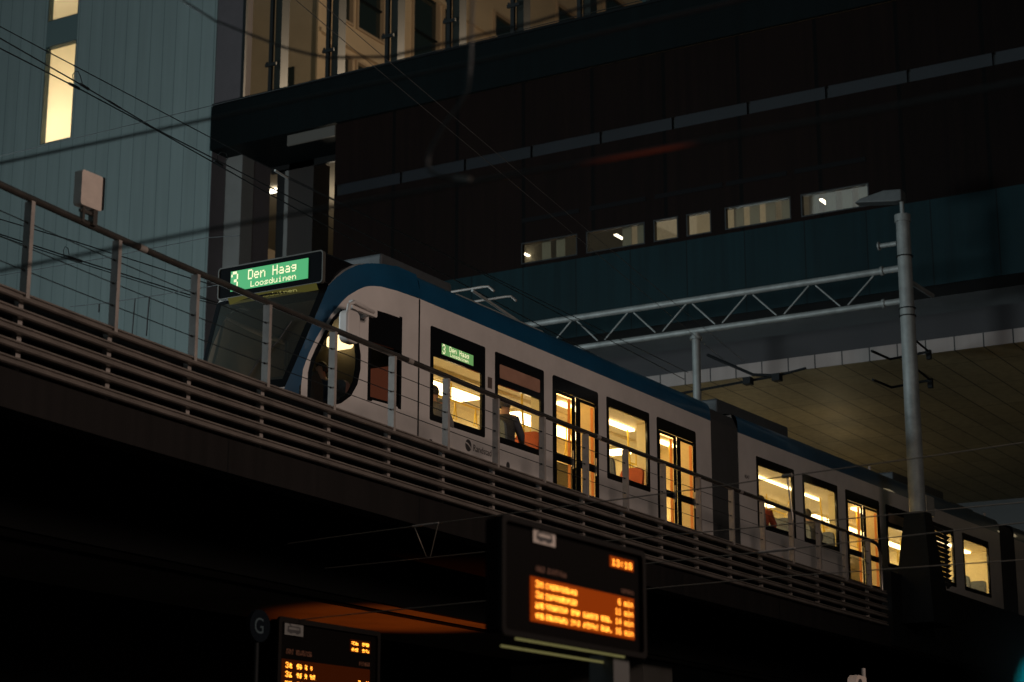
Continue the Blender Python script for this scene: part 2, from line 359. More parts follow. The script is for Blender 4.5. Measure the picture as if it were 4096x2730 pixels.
# ================================================================== TRAM
tram = thing('light_rail_tram', 'white and blue articulated tram with lit windows running on the viaduct', 'tram', (26, 16.3, 6.26))
Y0 = 15.10; WD = 2.40; ZB = 9.21
def T1(u, v, z): return (u, Y0+v, z)
_c, _s = math.cos(-.030), math.sin(-.030)
def T2(u, v, z):
    d = u-33.95; return (33.95+d*_c-v*_s, Y0+d*_s+v*_c, z)
_c3, _s3 = math.cos(-.05), math.sin(-.05)
def T3(u, v, z):
    d = u-50.1; b = T2(50.1, 0, 0); return (b[0]+d*_c3-v*_s3, b[1]+d*_s3+v*_c3, z)

def side_panel(mb, T, u0, u1, z0, z1, holes, v=0):
    us = sorted({u0, u1, *[h[0] for h in holes], *[h[1] for h in holes]}); zs = sorted({z0, z1, *[h[2] for h in holes], *[h[3] for h in holes]})
    for a, b in zip(us, us[1:]):
        for c, d in zip(zs, zs[1:]):
            mu, mz = (a+b)/2, (c+d)/2
            if any(h[0] < mu < h[1] and h[2] < mz < h[3] for h in holes): continue
            mb.add([T(a, v, c), T(b, v, c), T(b, v, d), T(a, v, d)], [(0, 1, 2, 3)])
ROOF = [(0, 9.21), (.006, 9.38), (.025, 9.48), (.07, 9.55), (.14, 9.585)]
ROOF2 = [(.14, 9.585), (.30, 9.61), (.7, 9.64), (1.2, 9.65), (1.7, 9.64), (2.1, 9.61), (2.26, 9.585)]
ZW0, ZW1 = 7.48, 8.88
def car(T, u0, u1, windows, doors, dim=1.0):
    holes = [(a+.04, b-.04, ZW0+.04, ZW1-.04) for a, b, *_ in windows]+[(a+.05, b-.05, 6.66, 8.83) for a, b in doors]
    m = MB(); side_panel(m, T, u0, u1, 6.45, ZB, holes)
    side_panel(m, T, u0, u1, 6.45, ZB, [], v=WD)
    m.build('body_side', M['white'], tram)
    m = MB(); vs = []
    for sgn in (0, 1):
        pr = [(p if sgn == 0 else WD-p, z) for p, z in ROOF]
        vs = [T(u, p, z) for u in (u0, u1) for p, z in pr]; n = len(pr)
        m.add(vs, [(k, k+1, n+k+1, n+k) for k in range(n-1)], 0, True)
    m.build('roof_band', M['blue'], tram)
    m = MB(); n = len(ROOF2); vs = [T(u, p, z) for u in (u0, u1) for p, z in ROOF2]
    m.add(vs, [(k, k+1, n+k+1, n+k) for k in range(n-1)], 0, True)
    for u in (u0, u1):   # end walls
        m.add([T(u, 0.001, 6.45), T(u, WD-.001, 6.45), T(u, WD-.001, 9.2), T(u, WD-.14, 9.57), T(u, .14, 9.57), T(u, .001, 9.2)], [(0, 1, 2, 3, 4, 5)])
    m.build('roof', M['roofgrey'], tram)
    # windows
    for w_ in windows:
        a, b = w_[0], w_[1]; kind = w_[2] if len(w_) > 2 else 'plain'
        fn = lambda p, q, d: T(p, d, q)
        gt = {'plain': ZW1-.165, 'display': 8.45, 'hopper': 8.385}[kind]
        m = MB(); m.ring(rrect(a, b, ZW0, ZW1, .03), rrect(a+.085, b-.095, ZW0+.095, gt, .035), fn, -.006, .03)
        fr = m.build('window_frame', M['blackgloss'], tram)
        mm = MB(); mm.prism(rect(a+.06, b-.07, ZW0+.07, gt+.02), fn, .012, .016); mm.build('pane', M['glass'], fr)
        if kind == 'hopper':
            mm = MB(); mm.prism(rrect(a+.13, b-.14, 8.49, 8.705, .02), fn, -.012, -.004); mm.build('vent_flap', M['hopper'], fr)
        if kind == 'display':
            mm = MB(); mm.prism(rect(a+.30, a+1.17, 8.515, 8.675), fn, -.010, -.004); dp = mm.build('side_display', M['green2'], fr)
            d = MB(); f2 = lambda p, q: T(p, -.013, q)
            dots(d, f2, '3', a+.31, a+.385, 8.525, 8.67); dots(d, f2, 'Den Haag', a+.50, a+1.04, 8.59, 8.67); dots(d, f2, 'Loosduinen', a+.52, a+1.03, 8.523, 8.578)
            d.build('display_text', M['flip'], fr)
    for a, b in doors:
        fn = lambda p, q, d: T(p, d, q); c = (a+b)/2
        m = MB(); m.ring(rrect(a, b, 6.60, 8.88, .05), rrect(a+.07, b-.07, 6.66, 8.66, .03), fn, -.008, .03)
        df = m.build('door', M['blackgloss'], tram)
        for l0, l1 in ((a+.072, c-.004), (c+.004, b-.072)):
            lf = MB()
            il = .09 if l0 < c-.3 else .20; ir = .16 if l0 < c-.3 else .10
            g0, g1 = (l0+.07, l1-.13) if l0 < c-.3 else (l0+.166, l1-.05)
            us = [l0, g0, g1, l1]; zs = [6.665, 6.98, 7.50, 7.63, 8.60, 8.655]
            for i in range(3):
                for j in range(5):
                    if i == 1 and j in (1, 3): continue
                    lf.add([fn(us[i], zs[j], .004), fn(us[i+1], zs[j], .004), fn(us[i+1], zs[j+1], .004), fn(us[i], zs[j+1], .004)], [(0, 1, 2, 3)])
            lf.build('door_leaf', M['blackgloss'], df)
            gl = MB()
            for z0, z1 in ((6.97, 7.51), (7.62, 8.61)): gl.prism(rect(g0-.01, g1+.01, z0, z1), fn, .008, .012)
            gl.build('door_glass', M['doorglass'], df)
            eg = MB(); eg.box(T(g1-.016, .02, 6.98), T(g1-.004, .07, 8.60)); eg.build('door_edge', M['doorlit'], df)
            hd = MB(); hd.box(T(g1+.012, -.02, 7.45), T(g1+.03, .0, 7.75)); hd.build('door_handle', M['steel'], df)
    # interior shell
    e = .05
    m = MB(); m.add([T(u0+e, .03, 8.76), T(u1-e, .03, 8.76), T(u1-e, WD-.03, 8.76), T(u0+e, WD-.03, 8.76)], [(0, 1, 2, 3)])
    m.box(T(u0+e, 1.02, 8.70), T(u1-e, 1.38, 8.757)) if T is T1 else None
    m.build('ceiling', M['ceil'], tram)
    m = MB(); m.add([T(u0+e, .03, 6.62), T(u1-e, .03, 6.62), T(u1-e, WD-.03, 6.62), T(u0+e, WD-.03, 6.62)], [(0, 1, 2, 3)]); m.build('floor', M['infloor'], tram)
    m = MB(); fw_ = [(a, b, 7.5, 8.45) for a, b, *_ in windows]+[(a+.1, b-.1, 6.7, 8.4) for a, b in doors]
    side_panel(m, T, u0+e, u1-e, 6.62, 8.76, fw_, v=WD-.04)
    for u in (u0+e, u1-e): m.add([T(u, .02, 6.62), T(u, WD-.04, 6.62), T(u, WD-.04, 8.76), T(u, .02, 8.76)], [(0, 1, 2, 3)])
    side_panel(m, T, u0+e, u1-e, 6.62, 8.76, [(a-.0, b+.0, ZW0-.02, 8.9) for a, b, *_ in windows]+[(a, b, 6.6, 8.9) for a, b in doors], v=.045)
    m.build('interior_wall', M['inwall'], tram)
    m = MB(); side_panel(m, T, u0+e, u1-e, 6.62, 8.76, [], v=WD-.015); m.build('far_window_glass', M['blackgloss'], tram)
    # ceiling lights: thin strip near the middle, broad strip at the far side
    segs = []; cur = u0+.3
    for a, b in sorted(doors): segs.append((cur, a+.25)); cur = b-.25
    segs.append((cur, u1-.3))
    for a, b in segs:
        if b-a < .5: continue
        if a > 27: m = MB(); m.box(T(a, .56, 8.715), T(b, .68, 8.755)); m.build('ceiling_light', M['tube'], tram)
        m = MB(); m.box(T(a+.1, 1.46, 8.66), T(b-.1, 1.86, 8.70)); m.box(T(a+.1, 1.44, 8.70), T(b-.1, 1.88, 8.755), 1); m.build('ceiling_light', [M['tube'], M['inwall']], tram)
        m = MB(); m.tube([T(a+.05, 1.3, 8.42), T(b-.05, 1.3, 8.42)], .017, 6)
        k = a+.4
        while k < b-.2:
            m.tube([T(k, 1.3, 8.42), T(k, 1.3, 8.72)], .014, 6); k += 1.1
        m.build('grab_rail', M['yellow'], tram)
        k = a+.25
        while k < b-.2:
            m = MB(); m.tube([T(k, 1.3, 8.42), T(k-.025, 1.3, 8.24), T(k-.05, 1.3, 8.13), T(k+.05, 1.3, 8.13), T(k+.025, 1.3, 8.24), T(k, 1.3, 8.42)], .011, 5); m.build('hand_strap', M['yellow'], tram); k += .62
    k = u0+.9
    while k < u1:
        lamp('saloon_fill', 'POINT', T(k, 1.25, 7.5), 30, (1.0, .76, .40), size=.3); k += 2.2  # unseen fill lights added to brighten the saloon ceiling
    for a, b in doors:
        m = MB(); m.box(T(a+.2, .10, 8.70), T(b-.2, .26, 8.75)); m.build('door_light', M['doorlight'], tram)
        for u, s_ in ((a-.07, -1), (b+.02, 1)):
            m = MB(); m.box(T(u, .05, 6.63), T(u+.05, .36, 8.75)); m.build('partition', M['inwall'], tram)
            m = MB(); m.tube([T(u+.02, .5, 6.63), T(u+.02, .5, 7.9), T(u+.05, .55, 8.4), T(u+.16, .62, 8.75)], .019, 8); m.build('grab_pole', M['yellow'], tram)
    for w_ in windows:
        a = w_[0]
        m = MB(); m.tube([T(a+.62, .66, 6.63), T(a+.62, .66, 7.85), T(a+.66, .64, 8.3), T(a+.86, .55, 8.75)], .018, 8); m.build('grab_pole', M['pole'], tram)
def seat(T, u, v, back, m_=None, face=1, wide=.44):
    """one seat, its backrest at u, facing +u (face=1) or -u"""
    s = MB(); z0 = 6.95
    s.prism(rrect(v, v+wide, z0+.42, z0+.96, .10), lambda p, q, d: T(u-face*(d+.13*(q-z0-.42)), p, q), 0, .07)
    s.box(T(u+face*.02, v, z0+.36), T(u+face*.46, v+wide, z0+.45))
    s.box(T(u+face*.12, v+.12, 6.63), T(u+face*.34, v+wide-.12, z0+.36), 1)
    return s.build('seat', [M[back], M['infloor']], tram)
M['hopper'] = mat('brown_vent_glass', (.42, .22, .15), .35, var=.15, scale=4)
M['pole'] = mat('cream_pole', (.72, .62, .40), .35)

W1 = [(23.15, 24.67, 'display'), (24.96, 26.46, 'hopper'), (28.58, 30.17)]
D1 = [(26.74, 28.28), (30.46, 32.05)]
car(T1, 22.86, 32.72, W1, D1)
W2 = [(34.72, 36.48), (36.88, 38.66), (41.34, 43.05, 'hopper'), (43.72, 45.62), (46.21, 48.1)]
D2 = [(39.08, 40.95)]
car(T2, 33.95, 49.0, W2, D2)
# third section, mostly behind the right edge of the view
m = MB(); side_panel(m, T3, 50.15, 61.5, 6.45, ZB, []); side_panel(m, T3, 50.15, 61.5, 6.45, ZB, [], v=WD)
m.build('body_side', M['white'], tram)
m = MB(); pr = ROOF+ROOF2[1:]+[(WD-a, z) for a, z in ROOF[::-1][1:]]; n = len(pr)
m.add([T3(u, p, z) for u in (50.15, 61.5) for p, z in pr], [(k, k+1, n+k+1, n+k) for k in range(n-1)], 0, True); m.build('roof_band', M['blue'], tram)
for a in (51.2, 53.2, 55.6, 58): MB().prism(rrect(a, a+1.6, ZW0, ZW1, .04), lambda p, q, d: T3(p, d, q), -.006, .01).build('window_frame', M['blackgloss'], tram)
# bellows between the sections
def bellows(Ta, ua, Tb, ub):
    m = MB(); N = 22; pr = [(0, 6.5), (0, 9.30), (.10, 9.52), (.5, 9.60), (1.9, 9.60), (2.30, 9.52), (2.4, 9.30), (2.4, 6.5)]; n = len(pr); vs = []
    for i in range(N+1):
        t = i/N; o = .05 if i % 2 else .012
        for v, z in pr:
            vv = 1.2+(v-1.2)*(1-o/1.2); zz = z-(o if z > 9 else 0)
            A = Vector(Ta(ua, vv, zz)); B = Vector(Tb(ub, vv, zz)); vs.append(A.lerp(B, t))
    m.add(vs, [(i*n+k, i*n+k+1, (i+1)*n+k+1, (i+1)*n+k) for i in range(N) for k in range(n-1)]); m.build('bellows', M['bellows'], tram)
bellows(T1, 32.72, T2, 33.95); bellows(T2, 49.0, T3, 50.15)
# seats
for u, v, c, f in ((23.75, .08, 'seatblue', 1), (25.5, .08, 'seatblue', 1), (26.35, .06, 'seatred', -1), (29.95, .06, 'seatred', -1), (29.05, .06, 'seatblue', 1), (35.3, .08, 'seatblue', 1), (36.3, .08, 'seatblue', -1), (37.5, .08, 'seatblue', 1), (38.5, .08, 'seatblue', -1), (44.2, .08, 'seatblue', 1), (46.9, .08, 'seatblue', 1), (47.9, .08, 'seatblue', -1)):
    seat(T1 if u < 33 else T2, u, v, c, face=f)
for u, v, c, f in ((23.9, 1.85, 'seatblue', 1), (25.4, 1.85, 'seatblue', 1), (29.2, 1.85, 'seatred', 1), (27.6, 1.85, 'seatred', 1), (31.4, 1.85, 'seatblue', -1)):
    seat(T1, u, v, c, face=f)
# orange tip-up panel and notices by the doors
for a, b in D1[:1]:
    m = MB(); m.box(T1(a+.45, .9, 6.7), T1(a+.52, 1.3, 7.95)); m.build('partition', M['seatred'], tram)

# ---- cab (front end)
def xf(z): return 20.36+.42*(z-7.59) if z > 7.25 else 20.217+.10*(z-7.25)
TOP = [(20.95, 8.98), (21.08, 9.12), (21.25, 9.26), (21.45, 9.375), (21.7, 9.465), (22.0, 9.53), (22.35, 9.575), (22.86, 9.59)]
def lerp(tab, x):
    if x <= tab[0][0]: return tab[0][1]
    for (a, b), (c, d) in zip(tab, tab[1:]):
        if x <= c: return b+(d-b)*(x-a)/(c-a)
    return tab[-1][1]
TOPI = [(b, a) for a, b in TOP[:-1]]
ARC = [(6.45, 20.50), (7.35, 20.53), (7.74, 20.57), (7.98, 20.66), (8.18, 20.755), (8.36, 20.86), (8.6, 21.02), (8.8, 21.19), (8.9, 21.29), (8.97, 21.39), (9.03, 21.48), (9.08, 21.57), (9.12, 21.67), (9.15, 21.80), (9.175, 21.98), (9.19, 22.3), (9.205, 22.6), (9.21, 22.86)]
def sy(x): return .23*max(0, (22.3-x)/1.35)**1.6
def side(x, z, d=0): return (x, Y0+sy(x)+d-.001*max(0, z-9.2)+.35*max(0, z-9.3)**1.3, z)
def sidef(x, z, d=0): p = side(x, z, d); return (x, 2*Y0+WD-p[1], z)
DW = [(20.645, 7.27), (20.80, 7.275), (20.98, 7.29), (21.2, 7.37), (21.37, 7.50), (21.48, 7.68), (21.53, 7.90), (21.53, 8.10), (21.48, 8.32), (21.39, 8.52), (21.28, 8.66), (21.17, 8.68), (21.03, 8.54), (20.90, 8.32), (20.77, 8.08), (20.69, 7.9), (20.645, 7.7)]
def inpoly(x, z, P):
    c = False
    for (x1, z1), (x2, z2) in zip(P, P[1:]+P[:1]):
        if (z1 > z) != (z2 > z) and x < (x2-x1)*(z-z1)/(z2-z1)+x1: c = not c
    return c
def shrink(P, d):
    cx = sum(p[0] for p in P)/len(P); cz = sum(p[1] for p in P)/len(P); o = []
    for x, z in P:
        l = math.hypot(x-cx, z-cz); o.append((cx+(x-cx)*(1-d/l), cz+(z-cz)*(1-d/l)))
    return o
DWi = shrink(DW, .06); DWm = shrink(DW, .03)
CW = (21.68, 22.41, 7.49, 8.83)
def wp(a, b):
    z = 6.45+(9.21-6.45)*b; x0 = lerp(ARC, z); return x0+(22.86-x0)*a, z
def keepw(a, b):
    x, z = wp(a, b); return not (inpoly(x, z, DWm) or (CW[0]+.03 < x < CW[1]-.03 and CW[2]+.03 < z < CW[3]-.03))
m = MB(); m.grid(lambda a, b: side(*wp(a, b)), 110, 130, keep=keepw); m.grid(lambda a, b: sidef(*wp(a, b)), 20, 20)
m.build('body_side', M['white'], tram)
def bp_(a, b):
    z = 6.45+(9.588-6.45)*b
    x0 = xf(z) if z < 8.98 else lerp(TOPI, z); x1 = lerp(ARC, z) if z < 9.21 else 22.86
    return x0+(x1-x0)*a, z
m = MB(); m.grid(lambda a, b: side(*bp_(a, b)), 24, 120); m.grid(lambda a, b: sidef(*bp_(a, b)), 24, 120)
m.build('roof_band', M['blue'], tram)
# rubber joint behind the cab
m = MB(); m.box((22.835, Y0-.006, 6.45), (22.865, Y0+.03, 9.2)); m.build('body_joint', M['black'], tram)
def rf(a, b):
    x = 20.95+(22.86-20.95)*a; p = side(x, lerp(TOP, x)); y0 = p[1]; y1 = 2*Y0+WD-y0
    return (x, y0+(y1-y0)*b, p[2]+.09*(1-(2*b-1)**2)*min(1, (a+.15)*1.4))
m = MB(); m.grid(rf, 24, 16); m.build('cab_roof', M['white'], tram)
def fr_(y, z, d=0):
    ya = Y0+sy(xf(z)); yb = Y0+WD-sy(xf(z)); y = ya+(yb-ya)*y
    t = (y-16.3)/((yb-ya)/2); return (xf(z)-.13*(1-t*t)-d, y, z)
m = MB(); m.grid(lambda a, b: fr_(a, 6.45+1.0*b), 20, 14); m.build('front_panel', M['white'], tram)
m = MB(); m.grid(lambda a, b: fr_(.045+.91*a, 7.45+1.53*b), 20, 20); m.build('windshield', M['windshield'], tram)
m = MB(); m.grid(lambda a, b: fr_(.05*a, 7.45+1.53*b, .004), 3, 20); m.grid(lambda a, b: fr_(1-.055*a, 7.45+1.53*b, .004), 3, 20); m.grid(lambda a, b: fr_(a, 7.45+.12*b, .004), 20, 3); m.grid(lambda a, b: fr_(a, 8.93+.07*b, .004), 20, 3)
wf = m.build('windshield_frame', M['blackgloss'], tram)
m = MB(); m.tube([fr_(.40, 7.55, .02), fr_(.33, 7.9, .02), fr_(.22, 8.15, .02), fr_(.17, 8.45, .02)], .012, 6); m.build('wiper', M['black'], wf)
# destination display box
db = MB(); fd = lambda a, b, d: (20.80+d, a, b)
db.prism(rrect(15.33, 17.13, 8.99, 9.435, .04), fd, 0, .75); dbo = db.build('display_box', M['blackgloss'], tram)
m = MB(); m.ring(rrect(15.32, 17.14, 8.98, 9.447, .05), rrect(15.336, 17.124, 8.996, 9.43, .04), fd, -.012, .05); m.build('display_rim', mat('display_rim_grey', (.075, .07, .06), .45, var=.2), dbo)
m = MB(); m.prism(rect(15.57, 16.91, 9.075, 9.365), fd, -.012, -.004); gp = m.build('front_display', M['green'], dbo)
d = MB(); f2 = lambda p, q: (20.782, 16.91-p, q)
dots(d, f2, '3', .015, .135, 9.085, 9.355); dots(d, f2, 'Den Haag', .31, 1.145, 9.205, 9.345); dots(d, f2, 'Loosduinen', .36, 1.145, 9.092, 9.175)
d.build('display_text', M['flip'], dbo)
m = MB(); m.add([(20.785, 15.42, 8.985), (20.785, 16.95, 8.985), (20.84, 16.95, 8.90), (20.84, 15.42, 8.90)], [(0, 1, 2, 3)]); vo = m.build('reflection_strip', M['sign_reflection'], dbo)  # glowing strip and dots paint the display's reflection
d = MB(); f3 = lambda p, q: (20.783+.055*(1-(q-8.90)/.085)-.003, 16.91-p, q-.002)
dots(d, f3, 'Loosduinen', .36, 1.145, 8.925, 8.965); d.build('reflected_text', mat('olive_dot', (.2, .2, .1), .5, emit=(.42, .36, .06), estr=.5, sample=False), dbo)
# D shaped quarter window
m = MB(); m.ring(DW, DWi, lambda x, z, d: side(x, z, d), -.012, .03); qw = m.build('quarter_window_frame', M['blackgloss'], tram)
m = MB(); m.prism(DWm, lambda x, z, d: side(x, z, d), .006, .010); m.build('quarter_window_pane', M['glass'], qw)
# cab side window
fn = lambda p, q, d: side(p, q, d)
m = MB(); m.ring(rect(*CW), rect(CW[0]+.05, CW[1]-.05, CW[2]+.06, CW[3]-.5), fn, -.006, .03)
cw = m.build('cab_window_frame', M['blackgloss'], tram)
m = MB(); m.prism(rect(CW[0]+.04, CW[1]-.04, CW[2]+.05, CW[3]-.45), fn, .006, .010); m.build('cab_window_pane', M['cabglass'], cw)
# mirror
m = MB(); m.tube([side(21.56, 8.64, .01), (21.45, 14.93, 8.66), (20.95, 14.90, 8.68), (20.84, 14.90, 8.62), (20.80, 14.91, 8.42)], .028, 8)
m.prism(rrect(20.95, 21.55, 8.60, 8.73, .03), lambda p, q, d: (p, 14.96+d, q), -.03, .03)
mi_ = m.build('mirror_arm', M['white'], tram)
m = MB(); m.prism(rrect(20.76, 21.06, 8.10, 8.55, .09), lambda p, q, d: (p, 14.93+d, q), -.07, .09); mh = m.build('mirror_housing', M['white'], tram, bevel=.03)
m = MB(); m.prism(rrect(20.80, 21.02, 8.13, 8.52, .07), lambda p, q, d: (21.064 if False else p, 14.93+d, q), .092, .098); m.build('mirror_glass', M['blackgloss'], mh)
# cab interior
m = MB(); m.add([(22.8, 15.2, 6.7), (22.8, 17.4, 6.7), (22.8, 17.4, 8.85), (22.8, 15.2, 8.85)], [(0, 1, 2, 3)]); m.add([(20.6, 15.2, 6.9), (22.8, 15.2, 6.9), (22.8, 17.4, 6.9), (20.6, 17.4, 6.9)], [(0, 1, 2, 3)])
m.add([(21.1, 15.3, 8.86), (22.8, 15.2, 8.86), (22.8, 17.4, 8.86), (21.1, 17.3, 8.86)], [(0, 1, 2, 3)]); m.grid(lambda a, b: sidef(20.62+.42*max(0, 7.0+1.8*b-7.59)+(22.75-20.62-.42*max(0, 7.0+1.8*b-7.59))*a, 7.0+1.8*b, .07), 12, 10); m.build('cab_interior', mat('cab_lining', (.12, .10, .07), .6), tram)
m = MB(); m.prism([(20.5, 6.9), (21.05, 6.9), (21.05, 7.62), (20.9, 7.78), (20.52, 7.5)], lambda x, z, d: (x, d, z), 15.45, 17.15); m.build('dashboard', M['black'], tram)
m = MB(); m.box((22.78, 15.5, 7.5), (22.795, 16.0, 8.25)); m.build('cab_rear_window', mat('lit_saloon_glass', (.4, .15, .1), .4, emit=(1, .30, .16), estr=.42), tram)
m = MB(); m.prism(rrect(16.2, 16.55, 8.60, 8.78, .05), lambda p, q, d: (d, p, q), 22.6, 22.78); m.build('cab_light', mat('cab_lamp', (.8, .7, .5), .5, emit=(1.0, .76, .38), estr=2.6), tram)
m = MB(); m.prism(rrect(16.05, 16.55, 7.35, 8.05, .1), lambda p, q, d: (22.35+d+.1*(q-7.4), p, q), 0, .1); m.box((21.85, 16.05, 7.27), (22.4, 16.55, 7.38)); m.box((22.0, 16.15, 6.9), (22.25, 16.45, 7.27)); m.build('driver_seat', M['seatblue'], tram)
# lettering on the side
def lettering(text, name, T, u, z, size, m_, parent, v=-.004):
    c = bpy.data.curves.new(name, 'FONT'); c.body = text; c.size = size; c.extrude = .0005
    o = bpy.data.objects.new(name, c); COL.objects.link(o); bpy.context.view_layer.update()
    me = bpy.data.meshes.new_from_object(o.evaluated_get(bpy.context.evaluated_depsgraph_get())); bpy.data.objects.remove(o)
    for p in me.vertices: p.co = Vector(T(u+p.co.x, v-p.co.z, z+p.co.y))
    me.materials.clear(); me.materials.append(m_); me.name = name
    o = bpy.data.objects.new(name, me); COL.objects.link(o); attach(o, parent); return o
M['ink'] = mat('dark_lettering', (.05, .045, .045), .5)
lettering('Randstad', 'lettering', T1, 24.33, 7.225, .145, M['ink'], tram)
m = MB(); cx, cz = 24.205, 7.285
m.prism([(cx+.085*math.cos(R(a)), cz+.09*math.sin(R(a))) for a in range(0, 360, 15)], lambda p, q, d: T1(p, d, q), -.004, .0)
m.prism([(cx-.085+.17*t, cz+.075-.085*t*t-.03-(0 if k == 0 else .022)) for k in (0, 1) for t in ([0, .25, .5, .75, 1] if k == 0 else [1, .75, .5, .25, 0])], lambda p, q, d: T1(p, d, q), -.006, -.0045, 1)
m.build('round_emblem', [M['ink'], M['white']], tram)
lettering('4047', 'fleet_number', T2, 34.18, 8.36, .11, M['ink'], tram)
m = MB(); m.prism([(25.35+.05*math.cos(R(a)), 7.17+.055*math.sin(R(a))) for a in range(0, 360, 20)], lambda p, q, d: T1(p, d, q), -.004, 0)
m.prism(rect(25.05, 25.10, 7.18, 7.20), lambda p, q, d: T1(p, d, q), -.004, 0); m.prism(rect(23.16, 23.22, 7.17, 7.20), lambda p, q, d: T1(p, d, q), -.004, 0); m.build('cover_cap', M['ink'], tram)
m = MB(); m.prism(rect(24.75, 24.87, 8.27, 8.44), lambda p, q, d: T1(p, d, q), -.006, 0); m.build('sticker', mat('dark_sticker', (.10, .07, .06), .5), tram)
# skirt and bogie boxes
m = MB()
for T, a, b in ((T1, 22.9, 32.6), (T2, 34.1, 48.9)): m.box(T(a, .15, 6.28), T(b, 2.2, 6.6)) if T is T1 else m.add([T(a, .15, 6.28), T(b, .15, 6.28), T(b, 2.2, 6.28), T(a, 2.2, 6.28)], [(0, 1, 2, 3)])
m.build('underframe', M['black'], tram)
# roof equipment and folded pantograph
for T, bxs in ((T1, ((22.95, 24.9, .75, 1.85, 9.6, 10.05), (30.2, 32.4, .9, 1.9, 9.6, 9.85))), (T2, ((34.2, 37.5, .55, 2.0, 9.55, 10.0), (43.3, 46.6, .55, 2.0, 9.55, 9.98), (47.0, 48.6, .5, 2.0, 9.55, 9.8)))):
    for a, b, v0, v1, z0, z1 in bxs:
        m = MB(); m.prism(rrect(a, b, z0, z1, .05), lambda p, q, d: T(p, d, q), v0, v1); m.build('roof_pod', M['roofpod'] if 'roofpod' in M else M.setdefault('roofpod', mat('roof_pod_grey', (.05, .055, .06), .6, var=.3, scale=2)), tram, bevel=.03)
m = MB()
for v in (.85, 1.65): m.tube([T1(25.2, v, 9.95), T1(27.9, v, 9.95)], .028, 6)
for u in (25.2, 26.1, 27.0, 27.9):
    m.tube([T1(u, .85, 9.95), T1(u, 1.65, 9.95)], .028, 6)
    for v in (.85, 1.65): m.tube([T1(u, v, 9.58), T1(u, v, 9.74), T1(u, v, 9.95)], [.055, .055, .03], 8)
m.tube([T1(27.7, 1.0, 10.0), T1(25.9, 1.0, 10.22)], .025, 6); m.tube([T1(27.7, 1.5, 10.0), T1(25.9, 1.5, 10.22)], .025, 6)
pf = m.build('pantograph', M['galv'], tram)
for u, z, h in ((26.05, 10.30, .42), (26.62, 10.26, .50)):
    m = MB(); m.tube([T1(u, 1.2-h-.1, z-.10), T1(u, 1.2-h, z-.01), T1(u, 1.2-h+.1, z), T1(u, 1.2+h-.1, z), T1(u, 1.2+h, z-.01), T1(u, 1.2+h+.1, z-.10)], .022, 6); m.build('collector_head', M['railpost'], pf)
# tail markers on the roof edge
for T, u in ((T2, 40.9), (T2, 48.4)): m = MB(); m.tube([T(u, .16, 9.59), T(u, .16, 9.67)], .035, 8); m.build('marker_lamp', M['plate'], tram)

